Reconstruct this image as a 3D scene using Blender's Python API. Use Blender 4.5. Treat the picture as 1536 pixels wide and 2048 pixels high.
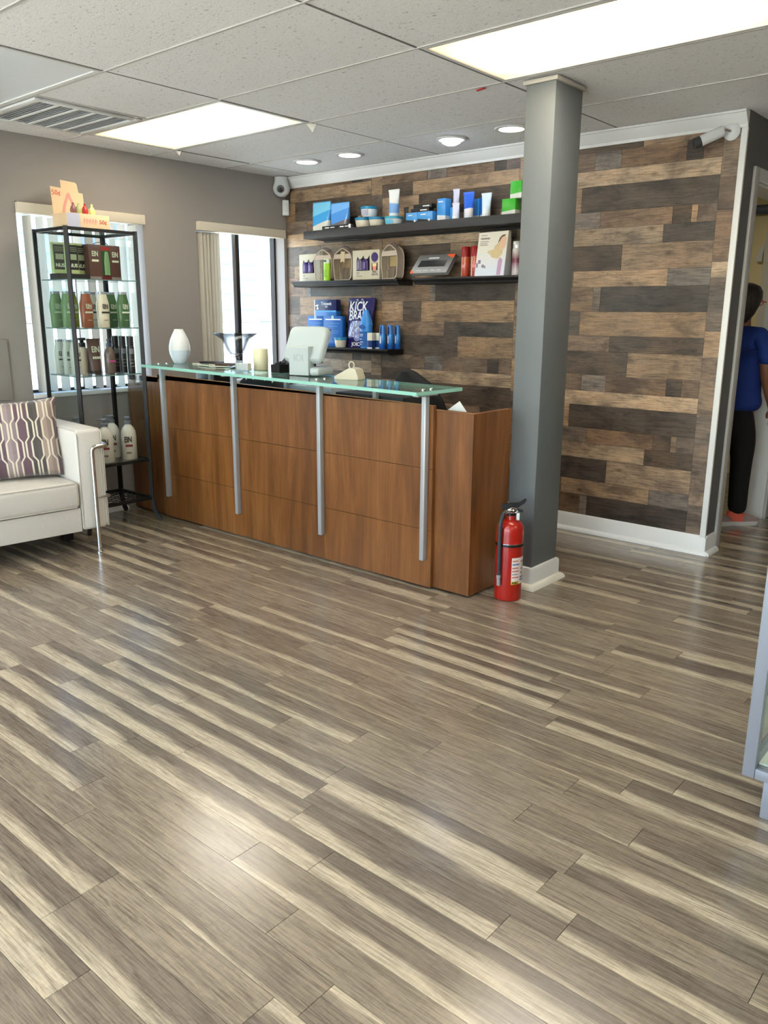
import bpy, bmesh, math, random
from mathutils import Vector, Matrix

# ------------------------------------------------------------------ scene, camera, world, light, exposure
SC = bpy.context.scene
for o in list(bpy.data.objects):
    bpy.data.objects.remove(o)
COL = SC.collection
PI = math.pi
H = 2.315                       # ceiling height

CAM = Vector((4.879, -4.512, 1.322)); YAW, PITCH, ROLL, FPX = 0.70825, -0.24252, 0.00564, 1607.35
_f = Vector((-math.sin(YAW) * math.cos(PITCH), math.cos(YAW) * math.cos(PITCH), math.sin(PITCH)))
_r = Vector((math.cos(YAW), math.sin(YAW), 0)); _u = _r.cross(_f)
_r2 = math.cos(ROLL) * _r + math.sin(ROLL) * _u
_u2 = -math.sin(ROLL) * _r + math.cos(ROLL) * _u
cd = bpy.data.cameras.new('camera'); cam = bpy.data.objects.new('camera', cd); COL.objects.link(cam)
cd.sensor_fit = 'VERTICAL'; cd.sensor_height = 24.0; cd.lens = FPX * 24.0 / 2048.0
cd.clip_start = 0.05; cd.clip_end = 200
m = Matrix((_r2, _u2, -_f)).transposed().to_4x4(); m.translation = CAM
cam.matrix_world = m
SC.camera = cam

world = bpy.data.worlds.new('sky'); SC.world = world; world.use_nodes = True
wn = world.node_tree.nodes; wl = world.node_tree.links; wn.clear()
w_out = wn.new('ShaderNodeOutputWorld'); w_bg = wn.new('ShaderNodeBackground'); w_sky = wn.new('ShaderNodeTexSky')
w_sky.sky_type = 'NISHITA'; w_sky.sun_disc = False; w_sky.sun_elevation = math.radians(52); w_sky.sun_rotation = math.radians(187)
w_bg.inputs['Strength'].default_value = 1.2
wl.new(w_sky.outputs[0], w_bg.inputs[0]); wl.new(w_bg.outputs[0], w_out.inputs[0])

sd = bpy.data.lights.new('sun', 'SUN'); sd.energy = 40.0; sd.angle = math.radians(0.6); sd.color = (1, .96, .88)
sun = bpy.data.objects.new('sun', sd); COL.objects.link(sun)
sun.rotation_euler = Vector((-0.08, 0.55, -1.0)).to_track_quat('-Z', 'Y').to_euler()   # high sun in front of the shop, on the pavement before the storefront

LAMP = 14.0                      # radiance of a lit fluorescent lens
SC.view_settings.view_transform = 'Standard'; SC.view_settings.look = 'None'
SC.view_settings.exposure = 0.17; SC.view_settings.gamma = 1.0
SC.view_settings.use_curve_mapping = False

# ------------------------------------------------------------------ helpers
RND = random.Random(7)

def lin(c):
    return tuple(((v / 255) / 12.92 if v / 255 <= .04045 else ((v / 255 + .055) / 1.055) ** 2.4) for v in c) + (1,)

MATS = {}
def mat(name, rgb=(200, 200, 200), rough=.5, metal=0., bump=0., bscale=40., var=0., vscale=6., spec=None, trans=0., ior=1.45,
        emit=None, estr=0., coat=0., stretch=None, alpha=None):
    if name in MATS: return MATS[name]
    M = bpy.data.materials.new(name); M.use_nodes = True
    N = M.node_tree.nodes; L = M.node_tree.links; b = N['Principled BSDF']
    b.inputs['Base Color'].default_value = lin(rgb)
    b.inputs['Roughness'].default_value = rough; b.inputs['Metallic'].default_value = metal
    b.inputs['IOR'].default_value = ior
    if spec is not None: b.inputs['Specular IOR Level'].default_value = spec
    if trans: b.inputs['Transmission Weight'].default_value = trans
    if coat: b.inputs['Coat Weight'].default_value = coat
    if emit is not None:
        b.inputs['Emission Color'].default_value = lin(emit); b.inputs['Emission Strength'].default_value = estr
    if var or bump:
        tc = N.new('ShaderNodeTexCoord'); src = tc.outputs['Object']
        if stretch:
            mp = N.new('ShaderNodeMapping'); mp.inputs['Scale'].default_value = stretch
            L.new(src, mp.inputs[0]); src = mp.outputs[0]
    if var:
        n = N.new('ShaderNodeTexNoise'); n.inputs['Scale'].default_value = vscale; n.inputs['Detail'].default_value = 4
        L.new(src, n.inputs['Vector'])
        mx = N.new('ShaderNodeMix'); mx.data_type = 'RGBA'; mx.blend_type = 'MIX'
        c = lin(rgb)
        mx.inputs[6].default_value = tuple(v * (1 - var) for v in c[:3]) + (1,)
        mx.inputs[7].default_value = tuple(min(1, v * (1 + var)) for v in c[:3]) + (1,)
        L.new(n.outputs[0], mx.inputs[0]); L.new(mx.outputs[2], b.inputs['Base Color'])
    if bump:
        n2 = N.new('ShaderNodeTexNoise'); n2.inputs['Scale'].default_value = bscale; n2.inputs['Detail'].default_value = 3
        L.new(src, n2.inputs['Vector'])
        bp = N.new('ShaderNodeBump'); bp.inputs['Strength'].default_value = bump; bp.inputs['Distance'].default_value = .01
        L.new(n2.outputs[0], bp.inputs['Height']); L.new(bp.outputs[0], b.inputs['Normal'])
    MATS[name] = M
    return M

def glass_mat(name, tint=(255, 255, 255), refl=1.0, rough=0.0, haze=0.0, edge=None):
    """thin pane: mostly clear, mirror-like by Fresnel"""
    if name in MATS: return MATS[name]
    M = bpy.data.materials.new(name); M.use_nodes = True
    N = M.node_tree.nodes; L = M.node_tree.links; N.clear()
    out = N.new('ShaderNodeOutputMaterial'); t = N.new('ShaderNodeBsdfTransparent'); g = N.new('ShaderNodeBsdfGlossy')
    t.inputs[0].default_value = lin(tint); g.inputs['Roughness'].default_value = rough
    # Schlick reflectance, the same from both sides of the pane
    ge = N.new('ShaderNodeNewGeometry'); dt = N.new('ShaderNodeVectorMath'); dt.operation = 'DOT_PRODUCT'
    L.new(ge.outputs['Incoming'], dt.inputs[0]); L.new(ge.outputs['Normal'], dt.inputs[1])
    def mth(op, a, b=None):
        n = N.new('ShaderNodeMath'); n.operation = op
        for i, v in enumerate((a, b)):
            if isinstance(v, (int, float)): n.inputs[i].default_value = v
            elif v is not None: L.new(v, n.inputs[i])
        return n
    ab = mth('ABSOLUTE', dt.outputs['Value']); om = mth('SUBTRACT', 1.0, ab.outputs[0]); pw = mth('POWER', om.outputs[0], 5.0)
    fr = mth('MULTIPLY_ADD', pw.outputs[0], .96); fr.inputs[2].default_value = .04
    mu = mth('MULTIPLY', fr.outputs[0], refl); mu.use_clamp = True
    if edge:      # thick glass swallows light where it is seen along its wall
        p2 = mth('POWER', om.outputs[0], 1.4); mc = N.new('ShaderNodeMix'); mc.data_type = 'RGBA'
        mc.inputs[6].default_value = lin(tint); mc.inputs[7].default_value = lin(edge)
        L.new(p2.outputs[0], mc.inputs[0]); L.new(mc.outputs[2], t.inputs[0])
    mix = N.new('ShaderNodeMixShader'); L.new(mu.outputs[0], mix.inputs[0]); L.new(t.outputs[0], mix.inputs[1]); L.new(g.outputs[0], mix.inputs[2])
    last = mix
    if haze:
        d = N.new('ShaderNodeBsdfDiffuse'); d.inputs[0].default_value = lin(tint)
        m2 = N.new('ShaderNodeMixShader'); m2.inputs[0].default_value = haze
        L.new(mix.outputs[0], m2.inputs[1]); L.new(d.outputs[0], m2.inputs[2]); last = m2
    L.new(last.outputs[0], out.inputs[0])
    MATS[name] = M
    return M

# --- bmesh shapes
def BM(): return bmesh.new()

def box(bm, x0, x1, y0, y1, z0, z1, bev=0., seg=2):
    v = [bm.verts.new(p) for p in ((x0,y0,z0),(x1,y0,z0),(x1,y1,z0),(x0,y1,z0),(x0,y0,z1),(x1,y0,z1),(x1,y1,z1),(x0,y1,z1))]
    fs = [bm.faces.new([v[i] for i in q]) for q in ((0,3,2,1),(4,5,6,7),(0,1,5,4),(1,2,6,5),(2,3,7,6),(3,0,4,7))]
    if bev:
        es = set(e for f in fs for e in f.edges)
        bmesh.ops.bevel(bm, geom=list(es), offset=bev, segments=seg, affect='EDGES', profile=.5)
    return bm

def lathe(bm, prof, n=24, c=(0, 0, 0), sx=1., sy=1.):
    rings = []
    for r, z in prof:
        if r < 1e-5: rings.append([bm.verts.new((c[0], c[1], c[2] + z))])
        else: rings.append([bm.verts.new((c[0] + sx * r * math.cos(2*PI*i/n), c[1] + sy * r * math.sin(2*PI*i/n), c[2] + z)) for i in range(n)])
    for a, b in zip(rings, rings[1:]):
        for i in range(n):
            j = (i + 1) % n
            if len(a) == 1 and len(b) == 1: continue
            if len(a) == 1: bm.faces.new((a[0], b[j], b[i]))
            elif len(b) == 1: bm.faces.new((a[i], a[j], b[0]))
            else: bm.faces.new((a[i], a[j], b[j], b[i]))
    if len(rings[0]) > 1: bm.faces.new(list(reversed(rings[0])))
    if len(rings[-1]) > 1: bm.faces.new(rings[-1])
    return bm

def loft(bm, loops, cap=True, close=False):
    R = [[bm.verts.new(p) for p in l] for l in loops]
    n = len(R[0])
    for a, b in zip(R, R[1:] + ([R[0]] if close else [])):
        for i in range(n):
            j = (i + 1) % n
            bm.faces.new((a[i], a[j], b[j], b[i]))
    if cap and not close:
        bm.faces.new(list(reversed(R[0]))); bm.faces.new(R[-1])
    return bm

def ell(cx, cy, z, rx, ry, n=20, p=2.0):
    out = []
    for i in range(n):
        a = 2*PI*i/n; c, s = math.cos(a), math.sin(a)
        out.append((cx + rx * math.copysign(abs(c)**(2/p), c), cy + ry * math.copysign(abs(s)**(2/p), s), z))
    return out

def tube(bm, pts, r, n=8, closed=False, sq=False):
    P = [Vector(p) for p in pts]; loops = []
    m = len(P); up0 = None
    for i, q in enumerate(P):
        if closed: t = (P[(i+1) % m] - P[i-1]).normalized()
        else: t = (P[min(i+1, m-1)] - P[max(i-1, 0)]).normalized()
        if up0 is None:
            up0 = Vector((0, 0, 1)) if abs(t.z) < .9 else Vector((1, 0, 0))
        s = t.cross(up0)
        if s.length < 1e-5: s = t.orthogonal()
        s.normalize(); u = s.cross(t).normalized(); up0 = u
        rr = r[i] if isinstance(r, (list, tuple)) else r
        k = 1.
        if not closed and 0 < i < m - 1:
            d = (P[i+1] - P[i]).normalized().dot((P[i] - P[i-1]).normalized()); k = 1 / max(.6, math.sqrt((1 + d) / 2))
        off = PI/4 if sq else 0
        loops.append([tuple(q + s * rr * math.cos(2*PI*j/n + off) + u * rr * math.sin(2*PI*j/n + off)) for j in range(n)])
    loft(bm, loops, cap=not closed, close=closed)
    return bm

def bend(pts, r=.03, n=5):
    """round the corners of a polyline"""
    P = [Vector(p) for p in pts]; out = [P[0]]
    for a, b, c in zip(P, P[1:], P[2:]):
        d1 = (a - b); d2 = (c - b); k = min(r, d1.length * .49, d2.length * .49)
        A = b + d1.normalized() * k; C = b + d2.normalized() * k
        for i in range(n + 1):
            t = i / n; out.append(A * (1-t)**2 + b * 2*t*(1-t) + C * t*t)
    out.append(P[-1]); return out

def prism(bm, poly, axis, a, b):
    """extrude a 2D polygon along an axis: 'x' poly=(y,z); 'y' poly=(x,z); 'z' poly=(x,y)"""
    def P(q, t): return {'x': (t, q[0], q[1]), 'y': (q[0], t, q[1]), 'z': (q[0], q[1], t)}[axis]
    return loft(bm, [[P(q, a) for q in poly], [P(q, b) for q in poly]])

def finish(bm, name, sharp=38):
    bmesh.ops.recalc_face_normals(bm, faces=bm.faces)
    for f in bm.faces: f.smooth = True
    lim = math.radians(sharp)
    for e in bm.edges:
        if len(e.link_faces) != 2 or e.calc_face_angle(0) > lim: e.smooth = False
    me = bpy.data.meshes.new(name); bm.to_mesh(me); bm.free()
    return me

def obj(name, bm, material, parent=None, loc=None, rot=None, label=None, sharp=38):
    me = finish(bm, name, sharp) if isinstance(bm, bmesh.types.BMesh) else bm
    if material is not None and not len(me.materials): me.materials.append(material)
    o = bpy.data.objects.new(name, me); COL.objects.link(o)
    if parent is not None: o.parent = parent
    if loc is not None: o.location = loc
    if rot is not None: o.rotation_euler = rot
    if label: o['label'] = label
    return o

def tag(o, label, cat, group=None):
    o['label'] = label; o['category'] = cat
    if group: o['group'] = group
    return o

def thing(name, label, cat, loc=(0, 0, 0), rz=0., group=None):
    o = bpy.data.objects.new(name, None); COL.objects.link(o)
    o.empty_display_size = .05
    o.location = loc; o.rotation_euler = (0, 0, rz)
    return tag(o, label, cat, group)

def struct(name, bm, material, parent=None, label=None):
    o = obj(name, bm, material, parent)
    if parent is None: o['kind'] = 'structure'
    if label: o['label'] = label
    return o

def dup(root, loc, label=None, rz=None, group=None):
    r = root.copy(); COL.objects.link(r); r.location = loc
    if rz is not None: r.rotation_euler = (0, 0, rz)
    if label: r['label'] = label
    if group: r['group'] = group
    for ch in list(root.children):
        c = ch.copy(); COL.objects.link(c); c.parent = r
        for g in ch.children:
            d = g.copy(); COL.objects.link(d); d.parent = c
    return r

def text(body, size, material, parent, loc, rot=(PI/2, 0, 0), depth=.0006, name='lettering', bold=0., sx=1., align='CENTER', shear=0.):
    cu = bpy.data.curves.new('t', 'FONT'); cu.body = body; cu.size = size; cu.extrude = depth; cu.offset = bold
    cu.align_x = align; cu.align_y = 'CENTER'; cu.shear = shear; cu.resolution_u = 3
    t = bpy.data.objects.new('t', cu); COL.objects.link(t)
    dg = bpy.context.evaluated_depsgraph_get()
    me = bpy.data.meshes.new_from_object(t.evaluated_get(dg))
    bpy.data.objects.remove(t); bpy.data.curves.remove(cu)
    me.materials.clear(); me.materials.append(material)
    o = bpy.data.objects.new(name, me); COL.objects.link(o); o.parent = parent; o.location = loc; o.rotation_euler = rot; o.scale = (sx, 1, 1)
    return o

def unit_box(name='unit', uv=True):
    bm = BM(); box(bm, 0, 1, 0, 1, 0, 1)
    if uv:
        l = bm.loops.layers.uv.new('UVMap')
        for f in bm.faces:
            for lp in f.loops: lp[l].uv = (lp.vert.co.x, lp.vert.co.y)
    bmesh.ops.recalc_face_normals(bm, faces=bm.faces)
    me = bpy.data.meshes.new(name); bm.to_mesh(me); bm.free(); return me

def project(P):
    d = Vector(P) - CAM; z = d.dot(_f)
    if z < .05: return None
    return 768 + FPX * d.dot(_r2) / z, 1024 - FPX * d.dot(_u2) / z, z

# ------------------------------------------------------------------ materials of the setting
def nodes(name):
    M = bpy.data.materials.new(name); M.use_nodes = True; MATS[name] = M
    return M, M.node_tree.nodes, M.node_tree.links, M.node_tree.nodes['Principled BSDF']

def math_node(N, L, op, a, b=None, c=None):
    n = N.new('ShaderNodeMath'); n.operation = op
    for i, v in enumerate((a, b, c)):
        if v is None: continue
        if isinstance(v, (int, float)): n.inputs[i].default_value = v
        else: L.new(v, n.inputs[i])
    return n.outputs[0]

def mixc(N, L, f, a, b, mode='MIX'):
    n = N.new('ShaderNodeMix'); n.data_type = 'RGBA'; n.blend_type = mode
    for i, v in ((0, f), (6, a), (7, b)):
        if isinstance(v, (int, float, tuple)): n.inputs[i].default_value = v
        else: L.new(v, n.inputs[i])
    return n.outputs[2]

def noise(N, L, vec, scale, detail=4, rough=.55, dist=0.):
    n = N.new('ShaderNodeTexNoise'); n.inputs['Scale'].default_value = scale; n.inputs['Detail'].default_value = detail
    n.inputs['Roughness'].default_value = rough; n.inputs['Distortion'].default_value = dist
    L.new(vec, n.inputs['Vector']); return n.outputs[0]

def ramp(N, L, f, stops):
    r = N.new('ShaderNodeValToRGB'); e = r.color_ramp.elements
    while len(e) < len(stops): e.new(.5)
    for k, (p, c) in enumerate(stops):
        e[k].position = p; e[k].color = c if len(c) == 4 else tuple(c) + (1,)
    L.new(f, r.inputs[0]); return r.outputs[0]

def grain_vec(N, L, rnd, sc):
    """world position, stretched along the board, shifted at random from board to board"""
    g = N.new('ShaderNodeNewGeometry')
    mp = N.new('ShaderNodeMapping'); mp.inputs['Scale'].default_value = sc
    L.new(g.outputs['Position'], mp.inputs[0])
    cb = N.new('ShaderNodeCombineXYZ')
    s = math_node(N, L, 'MULTIPLY', rnd, 57.0); L.new(s, cb.inputs[0]); L.new(s, cb.inputs[1]); L.new(s, cb.inputs[2])
    ad = N.new('ShaderNodeVectorMath'); ad.operation = 'ADD'; L.new(mp.outputs[0], ad.inputs[0]); L.new(cb.outputs[0], ad.inputs[1])
    return ad.outputs[0]

def floor_material():
    M, N, L, b = nodes('laminate')
    oi = N.new('ShaderNodeObjectInfo'); g = N.new('ShaderNodeNewGeometry')
    rnd = math_node(N, L, 'FRACT', math_node(N, L, 'ADD', oi.outputs['Random'], math_node(N, L, 'MULTIPLY', g.outputs['Random Per Island'], 7.13)))
    uv = N.new('ShaderNodeUVMap'); sep = N.new('ShaderNodeSeparateXYZ'); L.new(uv.outputs[0], sep.inputs[0])
    v0 = sep.outputs[1]
    long = noise(N, L, grain_vec(N, L, rnd, (1.6, 16, 1)), 1.4, 3, .6)
    fine = noise(N, L, grain_vec(N, L, rnd, (5, 150, 1)), 1.6, 5, .65)
    wave = noise(N, L, grain_vec(N, L, rnd, (3.2, 38, 1)), 1.5, 4, .6, 1.2)
    saw = noise(N, L, grain_vec(N, L, rnd, (170, 14, 1)), 1.0, 2, .5)
    # the pale sapwood band lies along one edge of a board, at times in its middle
    side = math_node(N, L, 'FRACT', math_node(N, L, 'MULTIPLY', rnd, 13.7))
    flip = math_node(N, L, 'GREATER_THAN', side, .85)
    v = math_node(N, L, 'ABSOLUTE', math_node(N, L, 'SUBTRACT', v0, flip))
    amt = math_node(N, L, 'FRACT', math_node(N, L, 'MULTIPLY', rnd, 29.3))
    edge = math_node(N, L, 'ADD', math_node(N, L, 'MULTIPLY', v, 1.25), math_node(N, L, 'MULTIPLY', math_node(N, L, 'SUBTRACT', long, .5), 1.3))
    edge = math_node(N, L, 'ADD', edge, math_node(N, L, 'MULTIPLY', math_node(N, L, 'SUBTRACT', amt, .43), .9))
    pale = ramp(N, L, edge, [(.16, (1, 1, 1)), (.50, (0, 0, 0))])
    base = mixc(N, L, amt, lin((107, 97, 87)), lin((145, 133, 117)))
    col = mixc(N, L, pale, base, lin((185, 173, 152)))
    gr = ramp(N, L, fine, [(.36, (.58, .56, .54)), (.50, (1, 1, 1)), (.64, (1.16, 1.14, 1.10))])
    col = mixc(N, L, .85, col, gr, 'MULTIPLY')
    wv = ramp(N, L, wave, [(.36, (.66, .64, .62)), (.5, (1, 1, 1)), (.64, (1.14, 1.12, 1.08))])
    col = mixc(N, L, .75, col, wv, 'MULTIPLY')
    fig = noise(N, L, grain_vec(N, L, rnd, (2.1, 22, 1)), 1.2, 2, .5, 3.0)
    fg = ramp(N, L, fig, [(.40, (1, 1, 1)), (.455, (.70, .68, .66)), (.50, (1.03, 1.03, 1.02)), (.555, (.74, .72, .70)), (.61, (1, 1, 1))])
    col = mixc(N, L, .6, col, fg, 'MULTIPLY')
    sw = ramp(N, L, saw, [(.3, (.90, .90, .90)), (.6, (1.02, 1.02, 1.02))])
    col = mixc(N, L, .6, col, sw, 'MULTIPLY')
    L.new(col, b.inputs['Base Color'])
    rr = math_node(N, L, 'ADD', math_node(N, L, 'MULTIPLY', fine, .12), .15); L.new(rr, b.inputs['Roughness'])
    b.inputs['Specular IOR Level'].default_value = .5; b.inputs['Coat Weight'].default_value = .35; b.inputs['Coat Roughness'].default_value = .16
    bp = N.new('ShaderNodeBump'); bp.inputs['Strength'].default_value = .10; bp.inputs['Distance'].default_value = .002
    L.new(fine, bp.inputs['Height']); L.new(bp.outputs[0], b.inputs['Normal'])
    return M

def plank_material():
    """reclaimed pallet boards: each board has its own colour (object colour)"""
    M, N, L, b = nodes('pallet_board')
    oi = N.new('ShaderNodeObjectInfo'); rnd = oi.outputs['Random']
    big = noise(N, L, grain_vec(N, L, rnd, (3.2, 1, 7)), 1.6, 4, .6, .6)
    fine = noise(N, L, grain_vec(N, L, rnd, (6, 1, 110)), 1.5, 5, .65, .4)
    rings = noise(N, L, grain_vec(N, L, rnd, (2.4, 1, 26)), 1.3, 3, .5, 2.2)
    saw = noise(N, L, grain_vec(N, L, rnd, (120, 1, 12)), 1.0, 2, .5)
    col = oi.outputs['Color']
    col = mixc(N, L, .85, col, ramp(N, L, big, [(.36, (.50, .49, .50)), (.50, (1, 1, 1)), (.64, (1.30, 1.24, 1.16))]), 'MULTIPLY')
    col = mixc(N, L, .75, col, ramp(N, L, fine, [(.36, (.55, .53, .51)), (.50, (1, 1, 1)), (.64, (1.20, 1.17, 1.13))]), 'MULTIPLY')
    col = mixc(N, L, .8, col, ramp(N, L, rings, [(.40, (1.05, 1.05, 1.05)), (.47, (.62, .58, .55)), (.53, (1.02, 1.02, 1.02))]), 'MULTIPLY')
    col = mixc(N, L, .5, col, ramp(N, L, saw, [(.3, (.86, .86, .86)), (.6, (1.04, 1.04, 1.04))]), 'MULTIPLY')
    # knots: sparse dark spots
    vo = N.new('ShaderNodeTexVoronoi'); vo.inputs['Scale'].default_value = 1.2
    L.new(grain_vec(N, L, rnd, (4.2, 1, 9)), vo.inputs['Vector'])
    kn = ramp(N, L, vo.outputs['Distance'], [(.035, (.28, .24, .21)), (.10, (.70, .66, .62)), (.17, (1, 1, 1))])
    col = mixc(N, L, .8, col, kn, 'MULTIPLY')
    L.new(col, b.inputs['Base Color']); b.inputs['Roughness'].default_value = .42; b.inputs['Specular IOR Level'].default_value = .45
    bp = N.new('ShaderNodeBump'); bp.inputs['Strength'].default_value = .12; bp.inputs['Distance'].default_value = .002
    L.new(fine, bp.inputs['Height']); L.new(bp.outputs[0], b.inputs['Normal'])
    return M

def tile_material():
    M, N, L, b = nodes('ceiling_tile_board')
    oi = N.new('ShaderNodeObjectInfo')
    f1 = noise(N, L, grain_vec(N, L, oi.outputs['Random'], (55, 95, 1)), 1.0, 3, .6, .8)
    f2 = noise(N, L, grain_vec(N, L, oi.outputs['Random'], (150, 150, 1)), 1.0, 2, .5)
    fl = ramp(N, L, f1, [(.33, (.40, .40, .39)), (.375, (1, 1, 1))])
    col = mixc(N, L, .75, lin((240, 239, 237)), fl, 'MULTIPLY')
    col = mixc(N, L, .5, col, ramp(N, L, f2, [(.3, (.85, .85, .85)), (.6, (1, 1, 1))]), 'MULTIPLY')
    L.new(col, b.inputs['Base Color']); b.inputs['Roughness'].default_value = .9
    bp = N.new('ShaderNodeBump'); bp.inputs['Strength'].default_value = .4; bp.inputs['Distance'].default_value = .003
    L.new(f1, bp.inputs['Height']); L.new(bp.outputs[0], b.inputs['Normal'])
    return M

def desk_material():
    M, N, L, b = nodes('cherry_veneer')
    tc = N.new('ShaderNodeNewGeometry')
    def gv(sc):
        mp = N.new('ShaderNodeMapping'); mp.inputs['Scale'].default_value = sc; L.new(tc.outputs['Position'], mp.inputs[0]); return mp.outputs[0]
    a = noise(N, L, gv((5, 5, .6)), 1.6, 4, .6, .8)
    c = noise(N, L, gv((60, 60, 2.2)), 1.4, 5, .65)
    d = noise(N, L, gv((22, 22, 1.2)), 1.2, 3, .5, .6)
    col = ramp(N, L, a, [(.3, lin((92, 55, 24))), (.5, lin((122, 76, 36))), (.72, lin((146, 96, 50)))])
    col = mixc(N, L, .6, col, ramp(N, L, c, [(.3, (.66, .60, .55)), (.55, (1, 1, 1)), (.75, (1.12, 1.10, 1.06))]), 'MULTIPLY')
    col = mixc(N, L, .5, col, ramp(N, L, d, [(.35, (.78, .74, .70)), (.55, (1, 1, 1))]), 'MULTIPLY')
    L.new(col, b.inputs['Base Color']); b.inputs['Roughness'].default_value = .36
    return M

M_FLOOR = floor_material(); M_PLANK = plank_material(); M_TILE = tile_material(); M_DESK = desk_material()
M_GREY = mat('grey_wall_paint', (150, 144, 140), .75, bump=.05, bscale=220, var=.03, vscale=2)
M_DGREY = mat('dark_grey_paint', (98, 98, 98), .6, bump=.05, bscale=220)
M_COLUMN = mat('column_paint', (103, 108, 110), .5, bump=.04, bscale=200)
M_TRIM = mat('white_trim_paint', (226, 226, 224), .35, var=.02)
M_WHITEWALL = mat('white_plaster', (214, 212, 204), .8, var=.03, vscale=2)
M_CREAM = mat('cream_paint', (226, 214, 170), .8, var=.03)
M_GRID = mat('ceiling_grid_metal', (190, 187, 182), .6, var=.02)
M_GAP = mat('dark_gap', (34, 31, 28), .9, var=.05)
M_WHITEMET = mat('white_enamel', (222, 222, 220), .4, var=.02)
M_BLACK = mat('black_plastic', (20, 20, 22), .35, var=.1)
M_BLACKMAT = mat('black_lacquer', (24, 23, 23), .5, var=.1)
M_CHROME = mat('chrome', (215, 212, 208), .14, 1.0, var=.02)
M_ALU = mat('brushed_aluminium', (146, 150, 160), .45, .35, var=.06, vscale=60, stretch=(1, 1, .05))
M_SILVER = mat('silver_paint', (176, 178, 182), .35, .35, var=.05)
M_GLASS = glass_mat('clear_glass', (250, 252, 252))
M_WGLASS = glass_mat('window_glass', (244, 250, 252))
M_WHITE = mat('white_plastic', (214, 217, 218), .3, var=.02)

# ------------------------------------------------------------------ the shell
BX = 3.41           # end of the board wall
# floor slab, boards on top (top face at z = 0)
bm = BM(); box(bm, -.2, 6.4, -7.2, 2.8, -.14, -.009)
floor = struct('floor', bm, M_GAP, label='grey-brown wood-look laminate floor')
FY0, FW = -3.85, .1008
known = {0: [3.304], 1: [3.30], 2: [3.02], 3: [3.718], 4: [3.469], -1: [3.52], 7: [1.829, 4.207], 8: [2.195, 2.682, 4.10, 4.577], 11: [3.524, 4.19],
         12: [2.76, 3.952], 14: [3.477, 4.187], 16: [3.665], 17: [3.658], 18: [3.56], 5: [2.766], 6: [2.956], 13: [2.06], 10: [2.523]}
UB = unit_box('floor_board'); UB.materials.append(M_FLOOR)
rows_n = list(range(-33, 66)); seen = []; unseen = []
for k in rows_n:
    r = random.Random(1000 + k); y0 = FY0 + k * FW
    ks = sorted(known.get(k, [])); xs = list(ks) if ks else [r.uniform(1.5, 4.0)]
    while xs[0] > -.2: xs.insert(0, max(-.2, xs[0] - r.uniform(.5, 1.15)))
    while xs[-1] < 6.4: xs.append(min(6.4, xs[-1] + r.uniform(.5, 1.15)))
    full = [xs[0]]
    for a, c in zip(xs, xs[1:]):
        n = max(1, round((c - a) / .85))
        full += [a + (c - a) * (i + 1) / n for i in range(n)]
    for a, c in zip(full, full[1:]):
        if c - a < .02: continue
        best = 0
        for t in (0, .25, .5, .75, 1):
            q = project((a + (c - a) * t, y0 + FW / 2, 0))
            if q and -10 < q[0] < 1546 and -10 < q[1] < 2058: best = max(best, 1 / q[2])
        hidden = (y0 > -1.52 and c < 2.85) or (y0 > 0 and (a > 3.9 or c < 2.9))
        (seen if best and not hidden else unseen).append((best, a, c, y0))
seen.sort(reverse=True)
for best, a, c, y0 in seen[:295]:
    o = bpy.data.objects.new('floor_board', UB); COL.objects.link(o); o.parent = floor
    o.location = (a + .0007, y0 + .0006, -.009); o.scale = (c - a - .0014, FW - .0012, .009)
bm = BM(); uvl = bm.loops.layers.uv.new('UVMap')
for best, a, c, y0 in seen[295:] + unseen:
    nf = len(bm.faces); box(bm, a + .0007, c - .0007, y0 + .0006, y0 + FW - .0006, -.009, 0)
    bm.faces.ensure_lookup_table()
    for f in bm.faces[nf:]:
        for lp in f.loops: lp[uvl].uv = ((lp.vert.co.x - a) / (c - a), (lp.vert.co.y - y0) / FW)
o = obj('outlying_boards', bm, M_FLOOR, floor); o['kind'] = 'stuff'
print('floor boards', len(seen), len(unseen))

# ceiling: slab above, T-bars and tiles below
bm = BM(); box(bm, -.2, 6.4, -7.2, 2.8, H + .12, H + .2)
ceiling = struct('ceiling', bm, M_WHITEWALL, label='suspended ceiling of speckled grey-white tiles')
GX = [.284 + 1.22 * i for i in range(0, 6)]; GY = [-2.425 + .61 * j for j in range(-8, 5)]
xs = [0.0] + GX[:5] + [6.2]; ys = [-7.0] + [g for g in GY if g < -.05] + [0.0]
UT = unit_box('ceiling_tile'); UT.materials.append(M_TILE)
def tile(x0, x1, y0, y1):
    o = bpy.data.objects.new('ceiling_tile', UT); COL.objects.link(o); o.parent = ceiling
    jig = RND.uniform(0, .003)
    o.location = (x0 + .002, y0 + .002, H + .003 + jig); o.scale = (x1 - x0 - .004, y1 - y0 - .004, .015)
LIT = [(.284, -1.815), (2.724, -1.815), (2.724, -4.255), (.284, -4.255), (5.164, -4.255), (5.164, -1.815), (2.724, -6.085), (.284, -6.085)]  # all but the first two are unseen lamps added to brighten the room
OFFL = [(.284, -3.035)]
VENT = (.284, -2.425)
def near(a, b): return abs(a[0] - b[0]) < .02 and abs(a[1] - b[1]) < .02
for i in range(len(xs) - 1):
    for j in range(len(ys) - 1):
        c = (xs[i], ys[j])
        if any(near(c, q) for q in LIT + OFFL): continue
        if near(c, VENT):
            tile(.894, 1.504, ys[j], ys[j+1]); continue
        tile(xs[i], xs[i+1], ys[j], ys[j+1])
for x0, x1, y0, y1 in ((BX, 6.2, 0, 1.6), (1.5, 3.29, .12, 2.6)): tile(x0, x1, y0, y1)
UBAR = unit_box('grid_bar'); UBAR.materials.append(M_GRID)
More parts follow.
